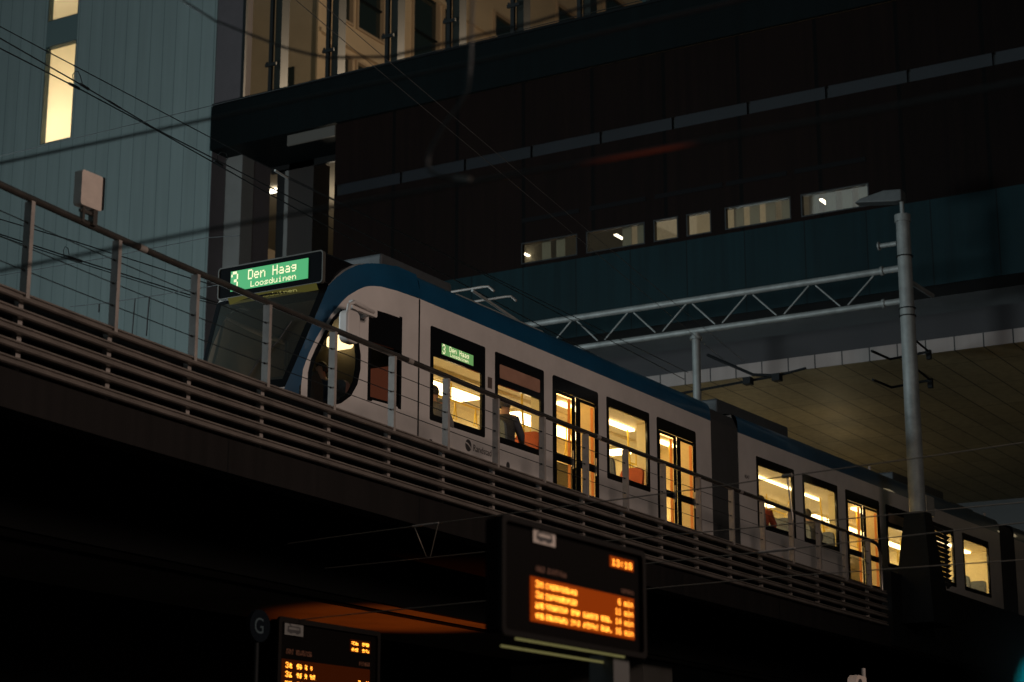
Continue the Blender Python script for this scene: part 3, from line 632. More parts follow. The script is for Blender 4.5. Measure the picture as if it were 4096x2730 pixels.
# ================================================================== PEOPLE (seated)
def person(label, T, u, v, seat_z, face, coat, lean=0.0, group=None):
    """seated figure; face=+1 looks along +u. One skinned body, hair and jacket as children."""
    P = {'pelvis': (0, 0, .10), 'waist': (.0, 0, .28), 'chest': (.0+lean, 0, .46), 'neck': (.01+lean, 0, .62), 'skull': (.03+lean, 0, .72), 'crown': (.02+lean, 0, .82), 'nose': (.125+lean, 0, .735)}
    E_ = [('pelvis', 'waist'), ('waist', 'chest'), ('chest', 'neck'), ('neck', 'skull'), ('skull', 'crown'), ('skull', 'nose')]
    Rr = {'pelvis': .15, 'waist': .135, 'chest': .15, 'neck': .058, 'skull': .088, 'crown': .07, 'nose': .016}
    for s, n_ in ((1, 'l'), (-1, 'r')):
        for k, p, r in (('sh', (lean, .18*s, .54), .062), ('el', (.10+lean, .23*s, .28), .045), ('wr', (.30+lean, .13*s, .20), .03), ('palm', (.37+lean, .12*s, .20), .033),
                        ('hip', (.05, .10*s, .08), .095), ('knee', (.44, .11*s, .10), .062), ('ank', (.42, .11*s, -.32), .042), ('toe', (.60, .12*s, -.37), .035)):
            P[n_+k] = p; Rr[n_+k] = r
        E_ += [('chest', n_+'sh'), (n_+'sh', n_+'el'), (n_+'el', n_+'wr'), (n_+'wr', n_+'palm'), ('pelvis', n_+'hip'), (n_+'hip', n_+'knee'), (n_+'knee', n_+'ank'), (n_+'ank', n_+'toe')]
        for f, (dy, ln) in enumerate(((-.028, .075), (-.010, .085), (.008, .08), (.026, .062))):
            P[f'{n_}f{f}'] = (.37+lean+ln, .12*s+dy, .185); Rr[f'{n_}f{f}'] = .009; E_.append((n_+'palm', f'{n_}f{f}'))
        P[n_+'th'] = (.385+lean, (.12-.055)*s, .20); Rr[n_+'th'] = .011; E_.append((n_+'palm', n_+'th'))
    ks = list(P); me = bpy.data.meshes.new('person'); me.from_pydata([P[k] for k in ks], [(ks.index(a), ks.index(b)) for a, b in E_], [])
    o = bpy.data.objects.new('person', me); COL.objects.link(o)
    md = o.modifiers.new('skin', 'SKIN'); o.modifiers.new('sub', 'SUBSURF').levels = 1
    for k, sv in zip(ks, me.skin_vertices[0].data): sv.radius = (Rr[k], Rr[k])
    me.skin_vertices[0].data[0].use_root = True
    bpy.context.view_layer.update()
    me2 = bpy.data.meshes.new_from_object(o.evaluated_get(bpy.context.evaluated_depsgraph_get())); bpy.data.objects.remove(o)
    me2.name = 'person'; me2.materials.clear(); me2.materials.append(M['skin'])
    for p in me2.polygons: p.use_smooth = True
    o = bpy.data.objects.new('person', me2); COL.objects.link(o)
    X, Yv = Vector(T(1, 0, 0))-Vector(T(0, 0, 0)), Vector(T(0, 1, 0))-Vector(T(0, 0, 0))
    X *= face; Yv *= face; b = Vector(T(u, v, seat_z))
    o.matrix_world = Matrix(((X.x, Yv.x, 0, b.x), (X.y, Yv.y, 0, b.y), (0, 0, 1, b.z), (0, 0, 0, 1)))
    tag(o, label, 'person', group)
    loc = lambda p: tuple(o.matrix_world @ Vector(p))
    hm = MB()
    def hs(a, b):
        th = a*2*math.pi; ph = b*math.pi*.62; rr = .107
        x = rr*1.02*math.sin(ph)*math.cos(th); y = rr*.86*math.sin(ph)*math.sin(th); z = rr*1.08*math.cos(ph)
        if x > .04 and z < .06: x = .04+(x-.04)*.2
        return loc((.012+lean+x-.012, y, .765+z))
    hm.grid(hs, 20, 12); hm.build('hair', M['hair'], o)
    j = MB()
    secs = [(.08, .175, .165), (.28, .155, .155), (.46, .205, .16), (.56, .19, .115), (.615, .075, .072)]
    def js(a, b):
        i = min(int(b*(len(secs)-1)), len(secs)-2); t = b*(len(secs)-1)-i
        q = [secs[i][k]+(secs[i+1][k]-secs[i][k])*t for k in range(3)]; th = a*2*math.pi
        return loc((lean*min(1, q[0]/.46)+q[2]*math.cos(th), q[1]*math.sin(th), q[0]))
    j.grid(js, 20, 16)
    for s in (1, -1): j.tube([loc((lean, .17*s, .55)), loc((.10+lean, .235*s, .28)), loc((.29+lean, .135*s, .205))], [.075, .062, .045], 10)
    j.build('jacket', coat, o)
    return o
person('dark haired passenger in a dark jacket in the second side window', T1, 25.62, .22, 7.42, 1, M['cloth1'])
person('passenger in a grey coat low at the left edge of the first side window', T1, 23.62, .25, 7.24, 1, M['cloth3'])
person('passenger in a red jacket behind the first window after the bellows', T2, 35.45, .28, 7.36, 1, M['cloth2'])
person('dark haired passenger in the second window after the bellows', T2, 37.65, .26, 7.40, 1, M['cloth3'])
person('tram driver in blue uniform seated behind the windshield', T1, 22.15, 1.2, 7.40, -1, M['cloth4'])

# ================================================================== PALE PANELLED BUILDING (left)
M['teal'] = panelled('pale_teal_panel', (.20, .245, .24), (.05, .085, .09), .492, 0, .016, var=.12, off=(.31, 0), rough=.55)
pb = thing('panelled_building', 'pale teal grey building wall of narrow vertical panels with two lit slit windows', 'building', (42.4, 41, 0))
YW = [(42.54, 43.90)]
m = MB(); holes = [(42.54, 43.90-.0, 22.55, 26.95), (42.54, 43.90, 26.83+.85, 33)]
ys = [34.99, 41.0*.9545+3.4, 60]
hy0, hy1 = 40.61, 41.90
hs_ = [(hy0, hy1, 22.53, 25.78), (hy0, hy1, 26.62, 30.5)]
us = [35.04, hy0, hy1, 60]; zs = [0, 22.53, 25.78, 26.62, 30.5, 40]
for a, b in zip(us, us[1:]):
    for c, d in zip(zs, zs[1:]):
        if a == hy0 and (c == 22.53 or c == 26.62): continue
        m.add([(42.0, a, c), (42.0, b, c), (42.0, b, d), (42.0, a, d)], [(0, 1, 2, 3)])
P_ = [(42.0, 35.04), (42.7, 35.04), (68.0, 60.0), (42.0, 60.0)]
m.add([(x, y, z) for z in (0, 40) for x, y in P_], [(0, 1, 5, 4), (1, 2, 6, 5), (2, 3, 7, 6), (4, 5, 6, 7)])
m.build('wall', M['teal'], pb)
def blind_mat(name, color):
    m = bpy.data.materials.new(name); m.use_nodes = True; n = m.node_tree.nodes; l = m.node_tree.links; n.clear()
    o = n.new('ShaderNodeOutputMaterial'); t = n.new('ShaderNodeBsdfTranslucent'); t.inputs[0].default_value = (*color, 1); l.new(t.outputs[0], o.inputs[0]); return m
M['blind'] = blind_mat('translucent_blind', (.80, .70, .52)); M['room'] = mat('white_room', (.8, .76, .66), .8)
M['darkteal'] = mat('teal_frame', (.03, .06, .065), .5)
for z0, z1, lz, e in ((22.53, 25.78, 23.1, 78), (26.62, 30.5, 28.4, 45)):
    m = MB(); m.ring(rect(hy0, hy1, z0, z1), rect(hy0+.03, hy1-.03, z0+.03, z1-.03), lambda p, q, d: (42+d, p, q), -.003, .22); wfm = m.build('window', M['darkteal'], pb)
    m = MB(); m.add([(42.2, hy0, z0), (42.2, hy1, z0), (42.2, hy1, z1), (42.2, hy0, z1)], [(0, 1, 2, 3)]); m.build('blind', M['blind'], wfm)
    m = MB(); B = [(42.23, hy0-.8, z0-.3), (44.6, hy0-.8, z0-.3), (44.6, hy1+.8, z0-.3), (42.23, hy1+.8, z0-.3)]; m.add(B+[(x, y, z1+.25) for x, y, z in B], [(0, 1, 2, 3), (4, 5, 6, 7), (0, 1, 5, 4), (1, 2, 6, 5), (2, 3, 7, 6)]); m.build('room_shell', M['room'], wfm)
    lamp('slit_room_light', 'POINT', (43.9, (hy0+hy1)/2+.2, lz), e, (1.0, .90, .72), size=.25)
m = MB(); m.box((41.99, hy0+.001, 25.79), (41.997, hy1-.001, 26.61)); m.build('spandrel_panel', M['spandrel'] if 'spandrel' in M else M.setdefault('spandrel', mat('spandrel_teal', (.10, .14, .14), .5)), pb)

# ================================================================== OFFICE BUILDING OVER THE TRACKS
ob = thing('office_building', 'dark office block spanning over the tracks with ribbon windows and pale soffit', 'building', (48, 22, 0))
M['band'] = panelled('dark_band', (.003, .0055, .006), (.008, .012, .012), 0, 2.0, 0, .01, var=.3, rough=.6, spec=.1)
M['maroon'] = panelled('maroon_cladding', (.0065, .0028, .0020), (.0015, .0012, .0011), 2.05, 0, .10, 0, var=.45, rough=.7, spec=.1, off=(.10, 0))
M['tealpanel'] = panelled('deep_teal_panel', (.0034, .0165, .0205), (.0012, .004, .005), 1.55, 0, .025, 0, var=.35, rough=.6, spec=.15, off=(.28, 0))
M['slabedge'] = panelled('pale_slab_edge', (.31, .26, .24), (.02, .02, .02), .671, 0, .03, 0, var=.14, rough=.7, off=(.12, 0))
M['soffit'] = panelled('soffit_tiles', (.40, .31, .17), (.05, .04, .02), .671, 2.4, .03, .02, axis=('Y', 'X'), var=.25, rough=.6, off=(.12, 0))
M['transom'] = mat('dim_transom', (.005, .0045, .005), .6, spec=.1)
M['purple'] = mat('violet_grey_fascia', (.016, .012, .014), .6, var=.2, scale=1)
M['stripe'] = mat('pale_violet_glazing', (.006, .0062, .009), .45, var=.3, scale=.5)
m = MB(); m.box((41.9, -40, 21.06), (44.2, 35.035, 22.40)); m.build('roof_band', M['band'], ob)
m = MB(); m.box((41.86, -40, 22.405), (42.3, 34.98, 22.47)); m.build('coping', M['darkbox'], ob)
# maroon cladding with the ribbon openings, one opening per window
rib = [(22.71, 21.05), (20.80, 20.13), (19.90, 19.23), (18.86, 17.13), (16.87, 15.16), (24.62, 22.97)]
ops = [(b, a, 16.06, 16.63) for a, b in rib]
XB = 42.0
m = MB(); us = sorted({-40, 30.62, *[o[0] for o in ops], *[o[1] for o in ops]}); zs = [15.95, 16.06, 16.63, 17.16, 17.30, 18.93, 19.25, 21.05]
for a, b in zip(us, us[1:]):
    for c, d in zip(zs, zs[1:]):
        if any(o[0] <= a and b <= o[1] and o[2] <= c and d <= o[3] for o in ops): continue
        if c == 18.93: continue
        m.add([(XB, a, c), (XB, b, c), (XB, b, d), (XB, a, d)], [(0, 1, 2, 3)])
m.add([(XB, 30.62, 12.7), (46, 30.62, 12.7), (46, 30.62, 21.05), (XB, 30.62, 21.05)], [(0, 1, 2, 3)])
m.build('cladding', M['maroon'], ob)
for k in range(14):
    y1 = 30.4-2.05*k
    m = MB(); m.box((XB+.02, y1-1.95, 18.93), (XB+.08, y1, 19.25)); m.build('clerestory_window', M['stripe'], ob)
m = MB(); m.box((XB+.1, -40, 18.9), (XB+.2, 30.6, 19.3)); m.build('backing', M['black'], ob)
for k, (a, b) in enumerate(((24.6, 22.9), (22.6, 21.0), (20.75, 18.9), (18.8, 17.2), (17.0, 15.2))):
    m = MB(); m.box((XB-.012, b, 17.17), (XB+.02, a, 17.29)); m.build('transom_light', M['transom'], ob)
# ribbon windows: room back and blinds glow themselves, in place of room lamps
lv = [(.012, .010), (.15, .14), (.17, .16), (.030, .034), (.022, .024), (.006, .006)]
for (a, b), (e0, e1) in zip(rib, lv):
    mt = mat('ribbon_room', (.3, .27, .2), .8, emit=(1.0, .84, .58), estr=e0*1.3, var=.2, scale=2, sample=False)
    m = MB(); m.ring(rect(b, a, 16.06, 16.63), rect(b+.03, a-.03, 16.09, 16.60), lambda p, q, d: (XB+d, p, q), -.004, .12); wf_ = m.build('window', M['black'], ob)
    m = MB(); m.add([(XB+1.6, b-1.5, 15.9), (XB+1.6, a+1.5, 15.9), (XB+1.6, a+1.5, 18.6), (XB+1.6, b-1.5, 18.6)], [(0, 1, 2, 3)]); m.build('room_back', mt, wf_)
    m = MB()
    for q in range(int((a-b)/.42)):
        if random.random() < .6: m.box((XB+.3, b+.1+.42*q, 16.06), (XB+.32, b+.1+.42*q+(.05 if e0 > .1 else .26), 16.8))
    m.build('blind', mat('blind_slats', (.2, .18, .13), .8, emit=(1.0, .88, .66), estr=e1*.8, sample=False), wf_)
    m = MB(); m.prism(rect(b+.02, a-.02, 16.08, 16.61), lambda p, q, d: (XB+.06+d, p, q), 0, .006); m.build('pane', M['glass'], wf_)
M['lum'] = mat('office_luminaire', (.9, .9, .8), .5, emit=(1.0, .90, .70), estr=4.0)
for x, y in ((43.18, 25.28), (43.1, 22.4), (43.1, 16.75)):
    m = MB()
    for k in range(4): m.box((x+.12*k, y, 16.8), (x+.12*k+.08, y+.09, 16.83))
    m.build('ceiling_light', M['lum'], ob)
# teal panel band, dark recess, violet fascia, pale slab edge, soffit
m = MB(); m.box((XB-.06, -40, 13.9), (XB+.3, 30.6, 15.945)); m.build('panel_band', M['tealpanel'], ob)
m = MB(); m.box((XB+.9, -40, 12.9), (XB+1.1, 34.9, 13.89)); m.add([(XB-.05, -40, 13.895), (XB+1, -40, 13.895), (XB+1, 30.6, 13.895), (XB-.05, 30.6, 13.895)], [(0, 1, 2, 3)]); m.build('recess', M['black'], ob)
m = MB(); m.box((XB+.04, -40, 12.66), (XB+.9, 30.6, 13.25)); m.build('violet_fascia', M['purple'], ob)
m = MB(); m.box((XB, -40, 12.335), (XB+.5, 30.6, 12.655)); m.build('slab_edge', M['slabedge'], ob)
m = MB(); m.add([(XB+.004, -40, 12.33), (80, -40, 12.33), (80, 30.6, 12.33), (XB+.004, 30.6, 12.33)], [(0, 1, 2, 3)]); m.build('soffit', M['soffit'], ob)
m = MB(); m.box((62, -40, 0), (63, 40, 12.32)); m.build('passage_end_wall', M['black'], ob)
# recessed bay at the left end
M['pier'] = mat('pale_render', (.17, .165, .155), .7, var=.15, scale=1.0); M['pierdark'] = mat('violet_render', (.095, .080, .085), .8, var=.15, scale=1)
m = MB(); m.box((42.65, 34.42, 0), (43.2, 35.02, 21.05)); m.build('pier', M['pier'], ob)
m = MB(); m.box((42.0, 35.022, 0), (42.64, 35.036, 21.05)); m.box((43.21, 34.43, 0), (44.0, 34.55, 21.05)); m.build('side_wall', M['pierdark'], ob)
m = MB(); m.box((44.0, 33.9, 0), (44.3, 34.17, 20.9)); m.build('mullion', M['black'], ob)
m = MB(); m.box((44.0, 33.75, 0), (44.2, 33.89, 20.9)); m.build('mullion', M['pier'], ob)
m = MB(); m.box((44.0, 32.84, 0), (44.8, 33.74, 21.05)); m.build('dark_pier', mat('brown_pier', (.028, .021, .018), .8), ob)
m = MB(); m.box((44.0, 30.6, 20.85), (44.1, 34.42, 21.05)); m.build('window_head', M['black'], ob)
m = MB(); m.box((44.3, 28.0, 21.3), (54, 40, 21.4)); m.build('bay_ceiling', mat('bay_ceiling_grey', (.3, .27, .22), .8), ob)
m = MB(); m.box((53.0, 28, 0), (53.1, 40, 21.3)); m.build('room_back', mat('grey_office_wall', (.32, .29, .23), .8), ob)
for y, x in ((34.62, 46.0), (36.3, 46.0)):
    m = MB()
    for k in range(5):
        for q in range(2): m.box((x+.17*q, y-.12*k, 21.2), (x+.17*q+.12, y-.12*k-.08, 21.24))
    m.build('ceiling_light', M['lum'], ob)
lamp('office_room_light', 'POINT', (47.5, 34.5, 20.2), 55, (1.0, .86, .64), size=.3)
m = MB(); m.box((XB-.01, 30.65, 20.72), (XB+.05, 32.3, 21.03)); m.build('transom_light', mat('dim_glass', (.06, .06, .055), .3, emit=(1, .9, .75), estr=.012, sample=False), ob)
m = MB(); m.prism([(30.63, 17.0), (32.9, 17.0), (32.9, 17.85), (32.6, 17.85), (32.5, 18.05), (32.15, 18.05), (32.15, 18.35), (30.63, 18.6)], lambda p, q, d: (46.0+d, p, q), 0, .4); m.build('desk_silhouette', M['black'], ob)
# glass screen on the roof: mullions with clamps
gs = MB(); gs.add([(42.12, -40, 22.48), (42.12, 34.0, 22.48), (42.12, 34.0, 27.5), (42.12, -40, 27.5)], [(0, 1, 2, 3)])
gso = gs.build('glass_screen', glass('screen_glass', (.82, .84, .80), refl=.35), ob)
M['fin'] = mat('pale_fin', (.035, .036, .034), .4); M['fint'] = mat('dark_fin', (.010, .011, .011), .5)
for k in range(12):
    y = 33.98-(0 if k == 0 else 1.0+2.03*(k-1))
    m = MB(); m.box((42.0, y-.02, 22.48), (42.09, y+.09, 27.6)); m.build('mullion', M['fint'], gso)
    if k:
        m = MB(); m.box((42.14, y-.24, 22.48), (42.5, y-.02, 27.6)); m.build('fin', M['fin'], gso)
        m = MB(); m.box((41.94, y-.22, 23.27), (42.0, y+.17, 23.36)); m.box((41.97, y+.1, 23.36), (42.0, y+.16, 23.43)); m.build('clamp', M['fint'], gso)
m = MB(); m.box((42.02, 34.02, 22.48), (42.4, 35.03, 30)); m.build('end_post', M['pierdark'], ob)

# ================================================================== CREAM BUILDING BEHIND
cb = thing('cream_building', 'cream rendered building with large dark windows behind the rooftop glass screen', 'building', (80, 52, 0))
M['cream'] = mat('cream_render', (.46, .36, .25), .8, var=.12, scale=.5); M['creamd'] = mat('cream_side', (.46, .37, .27), .8, var=.12, scale=.6)
YC = 48.5; XC = 65.0
wins = [(66.7, 67.6, 37.45, 40.6), (67.85, 70.05, 37.45, 40.6), (72.4, 74.8, 35.0, 43.5), (75.1, 76.2, 35.0, 43.5), (65.95, 67.6, 33.0, 35.95), (67.85, 70.6, 33.0, 35.95), (79.9, 83.6, 39.0, 43.0), (86.5, 90, 41.5, 46), (92, 96, 44, 49), (66.7, 70.05, 42.6, 46)]
m = MB(); side_panel(m, lambda u, v, z: (u, YC+v, z), XC, 130, 0, 50, wins); m.build('wall', M['cream'], cb)
m = MB(); m.add([(XC, YC, 0), (XC, YC+40, 0), (XC, YC+40, 50), (XC, YC, 50)], [(0, 1, 2, 3)]); m.build('side_wall', M['creamd'], cb)
M['darkpane'] = mat('dark_window_pane', (.012, .018, .018), .08)
M['frame'] = mat('cream_frame', (.36, .27, .19), .6)
for a, b, c, d in wins:
    fn = lambda p, q, e: (p, YC+e, q)
    m = MB(); m.ring(rect(a, b, c, d), rect(a+.10, b-.10, c+.1, d-.1), fn, -.12, .25); f_ = m.build('window', M['frame'], cb)
    m = MB(); m.prism(rect(a+.05, b-.05, c+.05, d-.05), fn, .10, .13); m.build('pane', M['darkpane'], f_)
    m = MB(); m.box((a+.1, YC-.02, (c+d)/2), (b-.1, YC+.09, (c+d)/2+.07)); m.build('bar', M['darkbox'], f_)
m = MB(); m.box((XC-.05, YC+1.2, 33.0), (XC+.02, YC+2.0, 34.85)); m.build('side_window', M['darkpane'], cb)
m = MB()
for z in (36.25, 41.3): m.box((XC-.05, YC-.25, z), (130, YC-.01, z+.18))
m.box((XC-.10, YC-.10, 0), (XC+.14, YC-.005, 50)); m.build('cornice', M['cream'], cb)

# ================================================================== CATENARY GANTRY
ga = thing('catenary_gantry', 'grey steel catenary mast with a zigzag lattice beam reaching across the tracks', 'gantry', (39.8, 13.6, 6.1))
GX, GY = 39.8, 13.62
m = MB(); m.tube([(GX, GY, 6.9), (GX, GY, 14.82)], [.185, .150], 24); m.build('mast', M['galv'], ga)
m = MB(); m.tube([(GX, GY, 14.80), (GX, GY, 14.96)], [.175, .175], 24); m.tube([(GX, GY, 14.96), (GX, GY, 15.3)], .05, 10); m.build('mast_cap', M['galv'], ga)
m = MB(); m.prism([(-.12, 15.26), (.05, 15.26), (.05, 15.52), (-.35, 15.56), (-.9, 15.46), (-1.05, 15.38)], lambda p, q, d: (GX+d, GY-p, q), -.16, .16); m.build('lamp_head', M['lamphead'], ga, bevel=.03)
m = MB(); m.tube([(GX, 25.4, 13.74), (GX, GY-.02, 13.76)], .075, 14); m.tube([(GX, GY+.5, 13.76), (GX, GY+.56, 13.76)], .105, 14); m.build('upper_chord', M['galv'], ga)
m = MB(); m.tube([(GX, 25.4, 12.99), (GX, GY-.02, 13.02)], .07, 14); m.tube([(GX, GY+.5, 13.02), (GX, GY+.56, 13.02)], .10, 14); m.build('lower_chord', M['galv'], ga)
y = 14.35
for k in range(7):
    m = MB(); m.tube([(GX, y, 13.68), (GX, y+.62, 13.10)], .020, 7); m.build('diagonal', M['galv'], ga)
    m = MB(); m.tube([(GX, y+.80, 13.10), (GX, y+1.36, 13.66)], .020, 7); m.build('diagonal', M['galv'], ga)
    y += 1.52
m = MB(); m.tube([(GX, 18.68, 12.95), (GX, 18.68, 9.9)], .095, 16); m.tube([(GX, 18.68, 12.80), (GX, 18.68, 12.86)], .14, 16); m.build('drop_tube', M['galv'], ga)
m = MB(); m.tube([(GX, 18.4, 12.4), (GX-.2, 17.2, 11.75), (GX-.3, 16.5, 11.62)], .035, 8); m.tube([(GX, 18.68, 11.6), (GX-.2, 16.6, 11.66), (GX-.3, 15.9, 11.72)], .03, 8); m.tube([(GX, 18.68, 11.6), (GX, 20.6, 11.5)], .03, 8); m.tube([(GX, 18.68, 11.0), (GX, 20.2, 10.9)], .03, 8)
for q in (16.6, 17.3): m.box((GX-.36, q-.09, 11.52), (GX-.16, q+.09, 11.68))
m.build('registration_arm', M['darkbox'], ga)
m = MB(); m.tube([(GX-.02, GY+.16, 14.33), (GX-.02, GY+.55, 14.33)], .055, 10); m.tube([(GX-.02, GY+.55, 14.33), (GX-.02, GY+.58, 14.33)], .10, 10); m.build('stub_arm', M['galv'], ga)
m = MB(); m.tube([(GX+.15, GY-.05, 13.47), (GX+1.6, GY-.05, 13.50)], .055, 10); m.build('stub_arm', M['galv'], ga)
for z in (12.15, 11.5):
    m = MB(); m.tube([(GX, GY, z+.1), (GX+1.3, GY, z)], .025, 6); m.tube([(GX+1.3, GY, z), (GX+1.3, GY+.9, z-.06), (GX+.4, GY+1.0, z-.05)], .03, 6); m.tube([(GX+.1, GY, z-.16), (GX+1.3, GY+.3, z-.1)], .035, 8); m.box((GX+1.24, GY-.05, z-.18), (GX+1.34, GY+.05, z+.03)); m.build('bracket', M['darkbox'], ga)
m = MB()
for z in (12.65, 12.82, 14.0): m.tube([(GX, GY, z), (GX, GY, z+.02)], .185, 20)
m.build('clamp_ring', M['darkbox'], ga)
m = MB(); m.add([(GX-.5, GY-.4, 6.0), (GX+.75, GY-.4, 6.0), (GX+.75, GY+.5, 6.0), (GX-.5, GY+.5, 6.0), (GX-.22, GY-.22, 8.35), (GX+.22, GY-.22, 8.35), (GX+.22, GY+.22, 8.35), (GX-.22, GY+.22, 8.35)],
             [(0, 3, 2, 1), (4, 5, 6, 7), (0, 1, 5, 4), (1, 2, 6, 5), (2, 3, 7, 6), (3, 0, 4, 7)]); m.build('mast_plinth', M['darkbox'], ga)

# equipment beside the mast
cbn = thing('louvred_screen', 'dark corrugated metal screen standing on the parapet beside the mast', 'screen', (41.5, 13.8, 7))
m = MB()
for k in range(12):
    z = 7.02+.105*k; m.add([(40.35, 13.72, z), (42.0, 13.74, z), (42.0, 13.66, z+.05), (40.35, 13.64, z+.05), (40.35, 13.72, z+.1), (42.0, 13.74, z+.1)], [(0, 1, 2, 3), (3, 2, 5, 4)])
m.build('corrugated_sheet', mat('grey_corrugated', (.07, .068, .06), .5, metal=.2, var=.2), cbn)
m = MB(); m.box((40.3, 13.75, 7.0), (40.36, 13.8, 8.3)); m.box((41.98, 13.75, 7.0), (42.04, 13.8, 8.3)); m.build('screen_post', M['darkbox'], cbn)
jb = thing('junction_box', 'small grey box on two short legs above the corrugated screen', 'box', (40.75, 13.75, 8.3))
MB().prism(rrect(40.5, 41.0, 8.44, 8.86, .03), lambda p, q, d: (p, 13.75+d, q), -.1, .12).build('box_body', M['roofgrey'], jb)
m = MB(); m.box((40.58, 13.75, 8.28), (40.64, 13.8, 8.45)); m.box((40.80, 13.75, 8.28), (40.86, 13.8, 8.45)); m.build('leg', M['darkbox'], jb)

# ================================================================== DEPARTURE DISPLAYS
def icon(mb, fn, a0, a1, b0, b1):
    """side view of a tram: body with two windows gap, wheels, pantograph"""
    X = lambda t: a0+(a1-a0)*t; Z = lambda t: b0+(b1-b0)*t
    P = lambda pts: mb.add([fn(X(p), Z(q)) for p, q in pts], [tuple(range(len(pts)))])
    P([(.18, .20), (.82, .20), (.86, .28), (.86, .42), (.14, .42), (.14, .28)]); P([(.14, .60), (.86, .60), (.80, .68), (.22, .68)])
    P([(.16, .42), (.22, .42), (.22, .60), (.16, .60)]); P([(.78, .42), (.84, .42), (.84, .60), (.78, .60)])
    P([(.26, .12), (.40, .12), (.40, .20), (.26, .20)]); P([(.60, .12), (.74, .12), (.74, .20), (.60, .20)])
    P([(.30, .68), (.36, .68), (.28, .86), (.22, .84)])
M['platedim'] = mat('dim_plate', (.16, .15, .14), .6); M['print'] = mat('faint_print', (.16, .06, .03), .6)  # platedim: weaker light on the farther plate put into its colour
M['rim_glow'] = mat('painted_rim_glow', (.3, .3, .15), .4, emit=(.8, .72, .26), estr=.17, sample=False)  # glow painting the light on the sign's bottom rim
def display(label, x0, y, z0, w, h, rows, clock, group, lay, tm, seed, lit, hx0=0.0):
    rng = random.Random(seed); X = lambda t: x0+w*t; Z = lambda t: z0+h*t
    o = thing('departure_display', label, 'display', (x0+w/2, y, 0), group)
    fn = lambda p, q, d: (p, y+d, q)
    m = MB(); m.prism(rrect(X(hx0), X(1), Z(0), Z(1), .03), fn, 0, .10); m.build('housing', M['boardcase'], o)
    m = MB(); m.ring(rrect(X(hx0-.012), X(1.012), Z(-.02), Z(1.02), .04), rrect(X(hx0+.012), X(.988), Z(.03), Z(.97), .03), fn, -.03, .0); m.build('housing_rim', mat('display_rim_dark', (.010, .008, .007), .6, spec=.08), o)
    pz0, pz1, sb, st_, cb0, cb1 = lay
    pb_ = MB(); pb_.prism(rect(X(.205), X(.355), Z(pz0), Z(pz1)), fn, -.012, -.004); pp = pb_.build('pictogram_plate', M['plate'] if lit else M['platedim'], o)
    m = MB(); icon(m, lambda p, q: (p, y-.014, q), X(.205), X(.355), Z(pz0), Z(pz1)); m.build('tram_symbol', M['ink'], pp)
    sc = MB(); sc.prism(rect(X(.19), X(.935), Z(sb), Z(st_)), fn, -.008, -.004); scr = sc.build('led_screen', M[tm], o)
    t = MB(); f2 = lambda p, q: (p, y-.012, q); n = len(rows); zt, zb = st_-.015, sb+.01; st = (zt-zb)/n
    for i, (ln, name, mins) in enumerate(rows):
        q1 = Z(zt-st*i-st*.16); q0 = Z(zt-st*i-st*.80)
        dots(t, f2, ln, X(.22), X(.272), q0, q1, 1.0, rng); dots(t, f2, name, X(.288), X(.288)+w*.0215*len(name), q0, q1, 1.0, rng)
        if mins: dots(t, f2, mins, X(.922)-w*.0225*len(mins), X(.922), q0, q1, 1.0, rng)
    t.build('led_text', M['amber'], scr)
    sc = MB(); sc.prism(rect(X(.755), X(.935), Z(cb0), Z(cb1)), fn, -.008, -.004); s2 = sc.build('clock_screen', M[tm], o)
    for k, ck in enumerate(clock):
        hh = (cb1-cb0)/len(clock); t = MB(); dots(t, f2, ck, X(.765), X(.92), Z(cb1-hh*(k+.85)), Z(cb1-hh*(k+.25)), 1.0, rng); t.build('led_text', M['amber'], s2)
    hd = MB(); hz = st_+.05; dots(hd, f2, '????', X(.22), X(.28), Z(hz), Z(hz+.06), 1, rng); dots(hd, f2, '?????????', X(.30), X(.43), Z(hz), Z(hz+.06), 1, rng); dots(hd, f2, '??????', X(.835), X(.93), Z(hz-.02), Z(hz+.03), 1, rng); hd.build('heading_print', M['print'], o)
    if lit:
        for zz, yy in ((-.030, .0), (-.085, .10)):
            m = MB(); m.tube([(X(.10), y+yy, Z(zz)), (X(.86), y+yy, Z(zz))], .007, 6); m.build('rim_glow', M['rim_glow'], o)
    m = MB(); m.box((X(.80), y+.02, 0), (X(.92), y+.2, z0-.012)); m.build('post', M['galvdark'] if 'galvdark' in M else M.setdefault('galvdark', mat('dark_grey_post', (.11, .105, .10), .5, metal=.2)), o)
    return o
display('nearer departure display with four bright orange text rows and a tram pictogram', 9.98, 6.0, 2.80, 1.84, .69,
        [('3?', '??????????', '6 min'), ('3?', '??????????', '11 min'), ('??', '??????? ??? ????? ???.', '14 min'), ('??', '??????? ??? ????? ???.', '16 min')], ['13:18'], 'departure displays of the stop', (.845, 1.0, .145, .54, .80, .905), 'amberbg', 3, True)
display('farther dim departure display low left with broken orange rows of text', 15.36, 12.0, 2.76, 2.06, 1.0,
        [('3?', ' ?? ? ?', ''), ('3?', ' ?? ? ??', '?  ?'), ('??', ' ??? ? ??', '?? ?'), ('??', ' ??? ??????', ''), ('??', ' ??? ????', '??')], ['?? ??', '?? ??'], 'departure displays of the stop', (.85, .985, .14, .61, .77, .90), 'amberdim', 5, False, .16)
gsn = thing('stop_letter_sign', 'round dark stop sign with a faint pale letter G under the viaduct', 'sign', (15.36, 12, 3.65))
MB().prism([(15.40+.16*math.cos(R(a)), 3.66+.16*math.sin(R(a))) for a in range(0, 360, 15)], lambda p, q, d: (p, 12.0+d, q), 0, .05).build('disc', mat('dark_blue_disc', (.004, .006, .009), .7, spec=.05), gsn)
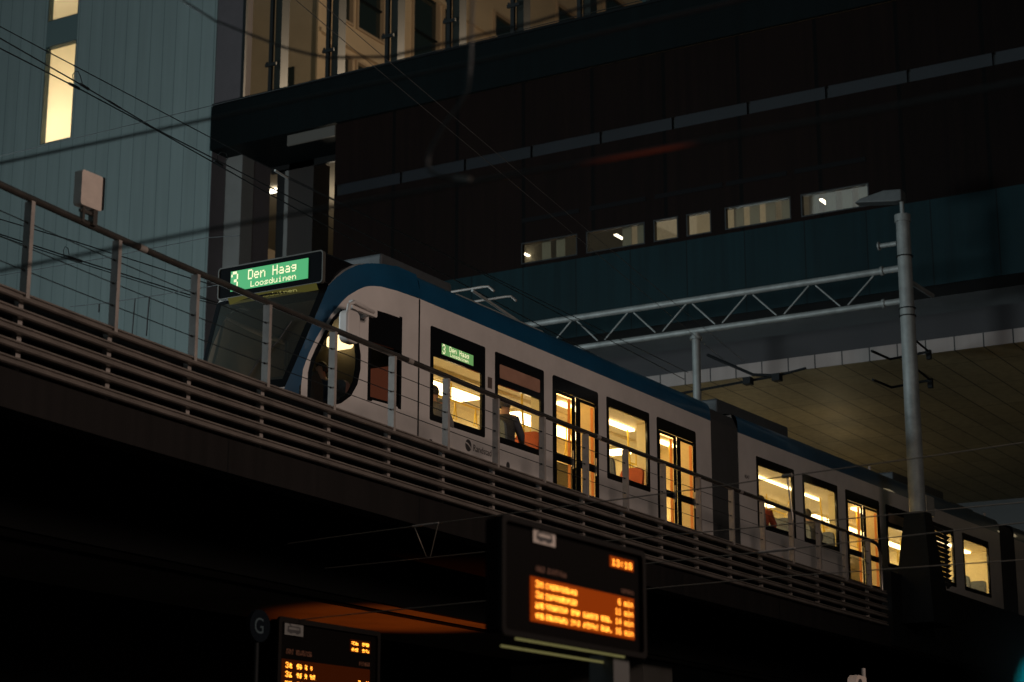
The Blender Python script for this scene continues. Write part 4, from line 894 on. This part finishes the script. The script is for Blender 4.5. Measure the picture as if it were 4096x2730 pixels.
lettering('G', 'letter', lambda u, v, z: (u, 12.0+v, z), 15.30, 3.585, .22, mat('pale_blue_letter', (.035, .055, .065), .6), gsn)
m = MB(); m.tube([(15.40, 12.04, 0), (15.40, 12.04, 3.5)], .03, 8); m.build('post', M['darkbox'], gsn)

# ================================================================== BOTTOM RIGHT SIGNALS
sl = thing('track_signal', 'small pale rounded signal plate with a dark lens at the lower right edge', 'signal', (23.8, 9, 3.5))
MB().prism([(23.62, 3.30), (23.62, 3.50), (23.66, 3.60), (23.74, 3.645), (23.84, 3.64), (23.98, 3.635), (24.0, 3.62), (24.0, 3.30)], lambda p, q, d: (p, 9+d, q), 0, .12).build('plate', M['plate'], sl)
MB().prism([(23.755+.045*math.cos(R(a)), 3.54+.055*math.sin(R(a))) for a in range(0, 360, 20)], lambda p, q, d: (p, 9+d, q), -.02, -.003).build('lens', M['ink'], sl)
m = MB(); m.tube([(24.04, 9.05, 0), (24.04, 9.05, 3.75)], .03, 8); m.build('post', M['railpost'], sl)
tl = thing('traffic_light', 'glowing teal signal lens out of focus at the bottom right corner', 'traffic light', (1.6, .44, 1.6))
base = Vector((.9035, .245, 1.668)); dr = (base-Vector((0, 0, 1.6))).normalized()
sd = dr.cross(Vector((0, 0, 1))).normalized(); up_ = sd.cross(dr)
lens = MB(); lens.add([base+sd*.006*math.cos(R(a))+up_*.006*math.sin(R(a)) for a in range(0, 360, 15)], [tuple(range(24))]); lens.build('lens', mat('teal_lens', (.0, .1, .1), .3, emit=(.0, .30, .34), estr=8.0, sample=False), tl)
m = MB(); P0 = base+dr*.02
m.prism([(-.03, -.12), (.05, -.12), (.05, .03), (-.03, .03)], lambda p, q, d: tuple(base+sd*(p)+up_*(q)+dr*(.006+d)), 0, .06); m.build('housing', M['black'], tl)

# ================================================================== OVERHEAD WIRES
def wire(label, pts, r=.008, mt='wire', extras=(), name='overhead_wire', group=None):
    P = [Vector(p) for p in pts]; m = MB().tube(P, r, 6)
    if not extras: return tag(m.build(name, M[mt]), label, 'wire', group)
    o = thing(name, label, 'wire', tuple(P[len(P)//2]), group); m.build('cable', M[mt], o)
    for nm, ep, er, em in extras: MB().tube([Vector(p) for p in ep], er, 8).build(nm, M[em], o)
    return o
up1 = [(9, 17.6, 12.45), (17.02, 18.50, 12.3), (17.75, 18.57, 12.3), (23.49, 18.93, 12.3), (26.08, 19.0, 12.3), (41.9, 19.9, 12.6)]
wire('highest of the three slanting wires crossing the lit slit window', up1, .008)
wire('middle slanting wire across the slit window with a cable loop beside it', [(9, 17.2, 12.1), (16.74, 18.24, 12.0), (17.52, 18.33, 12.0), (19.41, 18.56, 12.0), (21.25, 18.82, 12.0), (24.27, 19.0, 12.0), (27.09, 19.12, 12.0), (30.25, 19.3, 12.0), (39.8, 20.0, 11.95)], .010,
     extras=[('cable_loop', [(19.13, 18.52, 12.0), (19.02, 18.43, 12.02), (18.98, 18.34, 12.04), (19.02, 18.33, 12.05), (19.16, 18.41, 12.03), (19.32, 18.52, 12.0)], .006, 'wire'), ('clamp', [(19.3, 18.54, 12.0), (19.5, 18.575, 12.0)], .022, 'wire'), ('clamp', [(20.0, 18.64, 12.0), (20.3, 18.69, 12.0)], .016, 'wire')])
wire('lowest of the three slanting wires crossing the lit slit window', [(9, 17.4, 12.1), (17.0, 18.50, 12.0), (17.77, 18.58, 12.0), (19.44, 18.68, 12.0), (21.27, 18.84, 12.0), (24.58, 19.23, 12.0), (26.63, 19.44, 12.0), (39.8, 20.6, 11.95)], .010,
     extras=[('clamp', [(19.2, 18.66, 12.0), (19.42, 18.68, 12.0)], .022, 'wire'), ('cable_loop', [(22.86, 18.95, 12.0), (22.7, 18.82, 12.03), (22.64, 18.70, 12.05), (22.74, 18.68, 12.05), (22.89, 18.77, 12.03), (22.97, 18.90, 12.0)], .006, 'wire'), ('clamp', [(22.8, 18.97, 12.0), (23.05, 19.0, 12.0)], .02, 'wire')])
wire('wire with a pale end rod in front of the recessed bay windows', [(24.06, 18.48, 12.0), (25.38, 18.5, 12.0), (26.96, 18.52, 12.0), (29.88, 18.62, 12.0), (39.8, 19.0, 11.9)], .008, extras=[('end_rod', [(23.65, 18.42, 12.0), (24.06, 18.48, 12.0)], .018, 'galv')])
wire('single wire seen behind the railing above the paired cable', [(14, 24.6, 11.8), (22.12, 23.43, 11.7), (22.6, 23.35, 11.7), (24.04, 23.16, 11.7), (26.95, 22.91, 11.7), (27.99, 22.80, 11.7), (41.8, 21.5, 11.7)], .010)
wire('upper strand of the paired cable behind the railing with a loop', [(14, 25.3, 11.8), (22.67, 24.02, 11.7), (23.19, 23.96, 11.7), (24.91, 23.88, 11.7), (27.86, 23.66, 11.7), (28.7, 23.54, 11.7), (41.8, 22.4, 11.7)], .012,
     extras=[('cable_loop', [(24.8, 23.97, 11.7), (24.56, 23.77, 11.73), (24.42, 23.6, 11.74), (24.51, 23.62, 11.74), (24.73, 23.79, 11.7)], .008, 'wire'), ('clamp', [(24.8, 23.9, 11.7), (25.15, 23.88, 11.7)], .028, 'wire')])
wire('lower strand of the paired cable behind the railing', [(14, 25.5, 11.8), (22.87, 24.20, 11.75), (23.41, 24.17, 11.75), (25.13, 24.11, 11.75), (28.12, 23.90, 11.75), (28.96, 23.76, 11.75), (41.8, 22.7, 11.75)], .009)
wire('thin faint cross span wire rising over the pale panelled wall', [(20, 24, 11.5), (20.0, 20.75, 11.54), (20.0, 16.66, 11.55), (20, 10, 11.6)], .005)
wire('thin cross span wire ending at the wall edge behind the railing', [(26.0, 28, 12.1), (26.0, 24.06, 12.02), (26.0, 23.34, 12.03), (26.0, 21.71, 12.03), (26.0, 20.99, 11.95)], .007)
wire('low cross wire with two hanging droppers behind the railing', [(26.0, 24.9, 11.2), (26.0, 24.0, 11.15), (26.0, 22.75, 11.12), (26.0, 20.9, 11.11)], .008,
     extras=[('dropper', [(26, 23.34, 11.13), (26, 23.36, 10.72), (26, 23.37, 10.42)], .012, 'wire'), ('dropper', [(26, 23.0, 11.12), (26, 23.02, 10.75), (26, 23.03, 10.40)], .014, 'wire'), ('dropper', [(26, 24.2, 11.16), (26, 24.2, 11.0)], .016, 'wire')])
M['nearwire'] = mat('black_cable', (.07, .062, .056), .4, metal=.1)
wire('upper blurred near cable rising across the pale wall', [(7.0, 12, 5.1), (7.0, 7.81, 5.05), (7.0, 7.26, 5.04), (7.0, 5.83, 5.015), (7.0, 5.32, 5.01), (7.0, 4.21, 4.99), (7, -4, 5.05)], .008, 'nearwire')
wire('long blurred near cable with a hanging loop crossing behind the display box', [(6.0, 12, 4.1), (6.0, 6.48, 4.05), (6.0, 6.18, 4.04), (6.0, 4.98, 4.04), (6.0, 4.14, 4.03), (6.0, 3.51, 4.02), (6.0, 3.06, 4.01), (6.0, 2.15, 4.0), (6.0, 1.62, 4.0), (6.0, -5, 4.05)], .008, 'nearwire',
     extras=[('hanging_cable', [(6.0, 3.70, 5.6), (6.0, 3.73, 4.9), (6.0, 3.745, 4.5), (6.0, 3.755, 4.4), (6.0, 3.785, 4.355), (6.0, 3.86, 4.275), (6.0, 3.92, 4.19), (6.0, 3.938, 4.14), (6.0, 3.92, 4.1), (6.0, 3.88, 4.072), (6.0, 3.81, 4.05)], .007, 'nearwire'), ('clamp', [(6.0, 3.81, 4.05), (6.0, 3.74, 4.03)], .014, 'louvre')])
wire('sagging blurred cable at the top in front of the roof glass screen', [(8.0, 8.2, 7.2), (8.0, 7.19, 6.46), (8.0, 6.95, 6.28), (8.0, 6.8, 6.17), (8.0, 6.69, 6.09), (8.0, 6.45, 5.96), (8.0, 6.21, 5.83), (8.0, 6.03, 5.75), (8.0, 5.9, 5.70), (8.0, 5.5, 5.62), (8.0, 4.6, 5.62), (8, -4, 6.2)], .008, 'nearwire')
wire('taut street wire in front of the viaduct with a pale insulator rod', [(17.0, 12.91, 4.74), (17.0, 12.46, 4.76), (17.0, 11.29, 4.8), (17.0, 9.18, 4.865), (17.0, 7.71, 4.91), (17.0, 7.09, 4.94), (17.0, 5.72, 4.99), (17.0, 4.81, 5.03), (17.0, 0, 5.2)], .006, 'wirelit',
     extras=[('insulator_rod', [(17.0, 11.29, 4.8), (17.0, 10.96, 4.81)], .012, 'railpost'), ('v_bracket', [(17.0, 11.26, 4.79), (17.0, 11.11, 4.47), (17.0, 11.06, 4.47), (17.0, 10.97, 4.8)], .005, 'wirelit'), ('clamp', [(17.0, 7.12, 4.94), (17.0, 7.02, 4.945)], .02, 'wirelit'), ('dropper', [(17.0, 7.07, 4.94), (17.0, 7.06, 4.83), (17.0, 7.03, 4.52)], .009, 'wirelit')])
wire('short lower street wire below the insulator rod', [(17.0, 12.40, 4.44), (17.0, 12.22, 4.44), (17.0, 10.34, 4.47), (17.0, 9.6, 4.49)], .005, 'wirelit')
wire('street wire crossing the second car windows at mid height', [(18.0, 10.6, 4.63), (18.0, 9.9, 4.64), (18.0, 9.6, 4.64), (18.0, 6.34, 4.66), (18.0, 5.13, 4.67), (18.0, 0, 4.75)], .006, 'wirelit')
wire('street wire with a thick tension rod left of the mast foot', [(17.5, 9.9, 4.28), (17.5, 9.11, 4.29), (17.5, 7.58, 4.32), (17.5, 7.24, 4.33), (17.5, 5.93, 4.37), (17.5, 5.0, 4.40), (17.5, 0, 4.5)], .006, 'wirelit', extras=[('tension_rod', [(17.5, 7.60, 4.32), (17.5, 7.22, 4.33)], .014, 'railpost')])
wire('lowest street wire passing over the dark viaduct fascia at right', [(18.0, 9.4, 4.1), (18.0, 8.82, 4.12), (18.0, 7.61, 4.14), (18.0, 6.58, 4.14), (18.0, 5.17, 4.135), (18, 0, 4.16)], .006, 'wirelit')
wire('short wire glinting orange under the viaduct beside the display', [(16.0, 12.3, 3.76), (16.0, 11.72, 3.78), (16.0, 11.05, 3.80), (16.0, 10.61, 3.81), (16, 9, 3.85)], .006, 'wirelit')
wire('faint overhead wire running down across the dark maroon cladding', [(10, 12.7, 12.2), (21.27, 14.6, 12.2), (28.89, 15.84, 12.2), (40, 17.6, 12.2)], .005, 'nearwire')
wire('second faint overhead wire beside the one crossing the maroon cladding', [(10, 12.95, 12.2), (21.31, 14.88, 12.2), (29.03, 16.17, 12.2), (40, 18.0, 12.2)], .005, 'nearwire')
